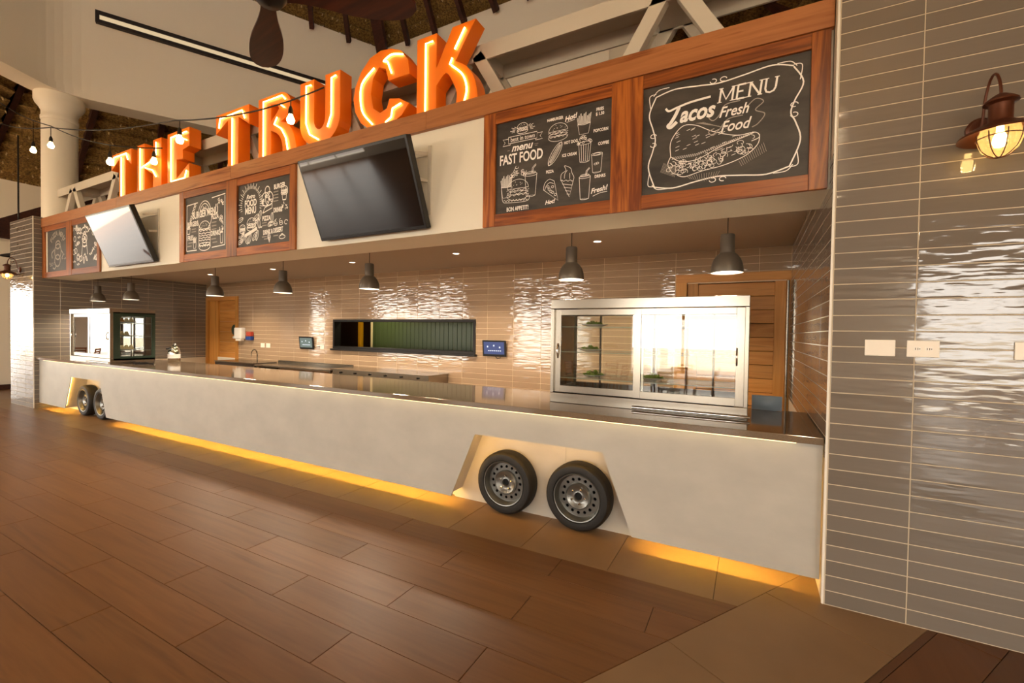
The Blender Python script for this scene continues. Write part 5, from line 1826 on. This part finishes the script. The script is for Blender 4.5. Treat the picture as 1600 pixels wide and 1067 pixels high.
# ------------------------------------------------------------------ unseen globes added to the hall for warm fill light
gl = thing('added_fill_globe', 'x', 'lamp', (0, 0, 0))
MB().lathe([(0.0, -0.2), (0.08, -0.185), (0.15, -0.13), (0.19, -0.05), (0.2, 0.0), (0.19, 0.05), (0.15, 0.13), (0.08, 0.185), (0.05, 0.2)], 24).build('globe', 'fill_globe_glow', gl, smooth=True)
MB().tube([(0, 0, 0.19), (0, 0, 5.2)], 0.012, 6).build('cord', 'black_metal', gl)
lamp('globe_fill_light', 'POINT', (0, 0, 0), 1800, (1.0, 0.74, 0.46), gl, 0.21)
for i, (x, y, lab) in enumerate(((-16.5, -4.0, 'added frosted fill globe hanging in the hall near the open gable end'), (-8.5, -5.5, 'added frosted fill globe hanging in the hall opposite the middle of the counter'), (0.5, -6.0, 'added frosted fill globe hanging in the hall opposite the right tiled pier'))):
    o = gl if i == 0 else copy_tree(gl)
    o.location = (x, y, 5.0)
    tag(o, lab, 'lamp', 'added fill globes in the hall')

# ------------------------------------------------------------------ dining furniture in the hall, mirrored in the glass
ch = thing('dining_chair', 'x', 'chair', (0, 0, 0))
MB().box(-0.22, 0.22, -0.22, 0.22, 0.43, 0.46).build('seat', 'chair_wood', ch, bevel=0.01)
for sx in (-1, 1):
    MB().bar((sx * 0.2, -0.2, 0.43), (sx * 0.22, -0.24, 0.0), 0.035, 0.035).build('leg', 'chair_wood', ch)
    MB().bar((sx * 0.2, 0.2, 0.43), (sx * 0.22, 0.26, 0.0), 0.035, 0.035).build('leg', 'chair_wood', ch)
    MB().bar((sx * 0.2, 0.2, 0.43), (sx * 0.2, 0.28, 0.88), 0.035, 0.035).build('back_post', 'chair_wood', ch)
for k in range(4):
    MB().box(-0.19, 0.19, -0.01, 0.01, 0.0, 0.06).build('back_slat', 'chair_wood', ch, (0, 0.225 + 0.018 * k, 0.52 + 0.1 * k), (R(-10), 0, 0))
tb_ = thing('dining_table', 'x', 'table', (0, 0, 0))
MB().lathe([(0.0, 0.72), (0.43, 0.72), (0.45, 0.73), (0.45, 0.75), (0.0, 0.752)], 32).build('top', 'trim_white', tb_, smooth=35)
MB().tube([(0, 0, 0.02), (0, 0, 0.72)], 0.04, 12).build('pedestal', 'dark_steel', tb_, smooth=35)
MB().lathe([(0.0, 0.0), (0.26, 0.0), (0.25, 0.02), (0.0, 0.04)], 24).build('foot', 'dark_steel', tb_, smooth=35)
sites = [(-2.2, -7.6, 'opposite the salad case'), (-4.6, -8.6, 'opposite the fast food board'), (-20.5, -5.6, 'between the gable end and bays'), (-24.0, -3.4, 'nearest the open gable end'), (4.2, -8.0, 'opposite the right pier')]
first = True
for i, (x, y, where) in enumerate(sites):
    o = tb_ if first else copy_tree(tb_)
    o.location = (x, y, 0)
    tag(o, 'round white dining table ' + where, 'table', 'dining tables in the hall')
    for k in range(4):
        a = R(90 * k + 13 * i)
        o = ch if first and k == 0 else copy_tree(ch)
        o.location = (x + 0.72 * math.cos(a), y + 0.72 * math.sin(a), 0)
        o.rotation_euler = (0, 0, a - PI / 2)
        tag(o, 'wooden chair on the ' + ('pier', 'counter', 'gable', 'bay')[k] + ' side of the table ' + where, 'chair', 'chairs at the table ' + where)
    first = False
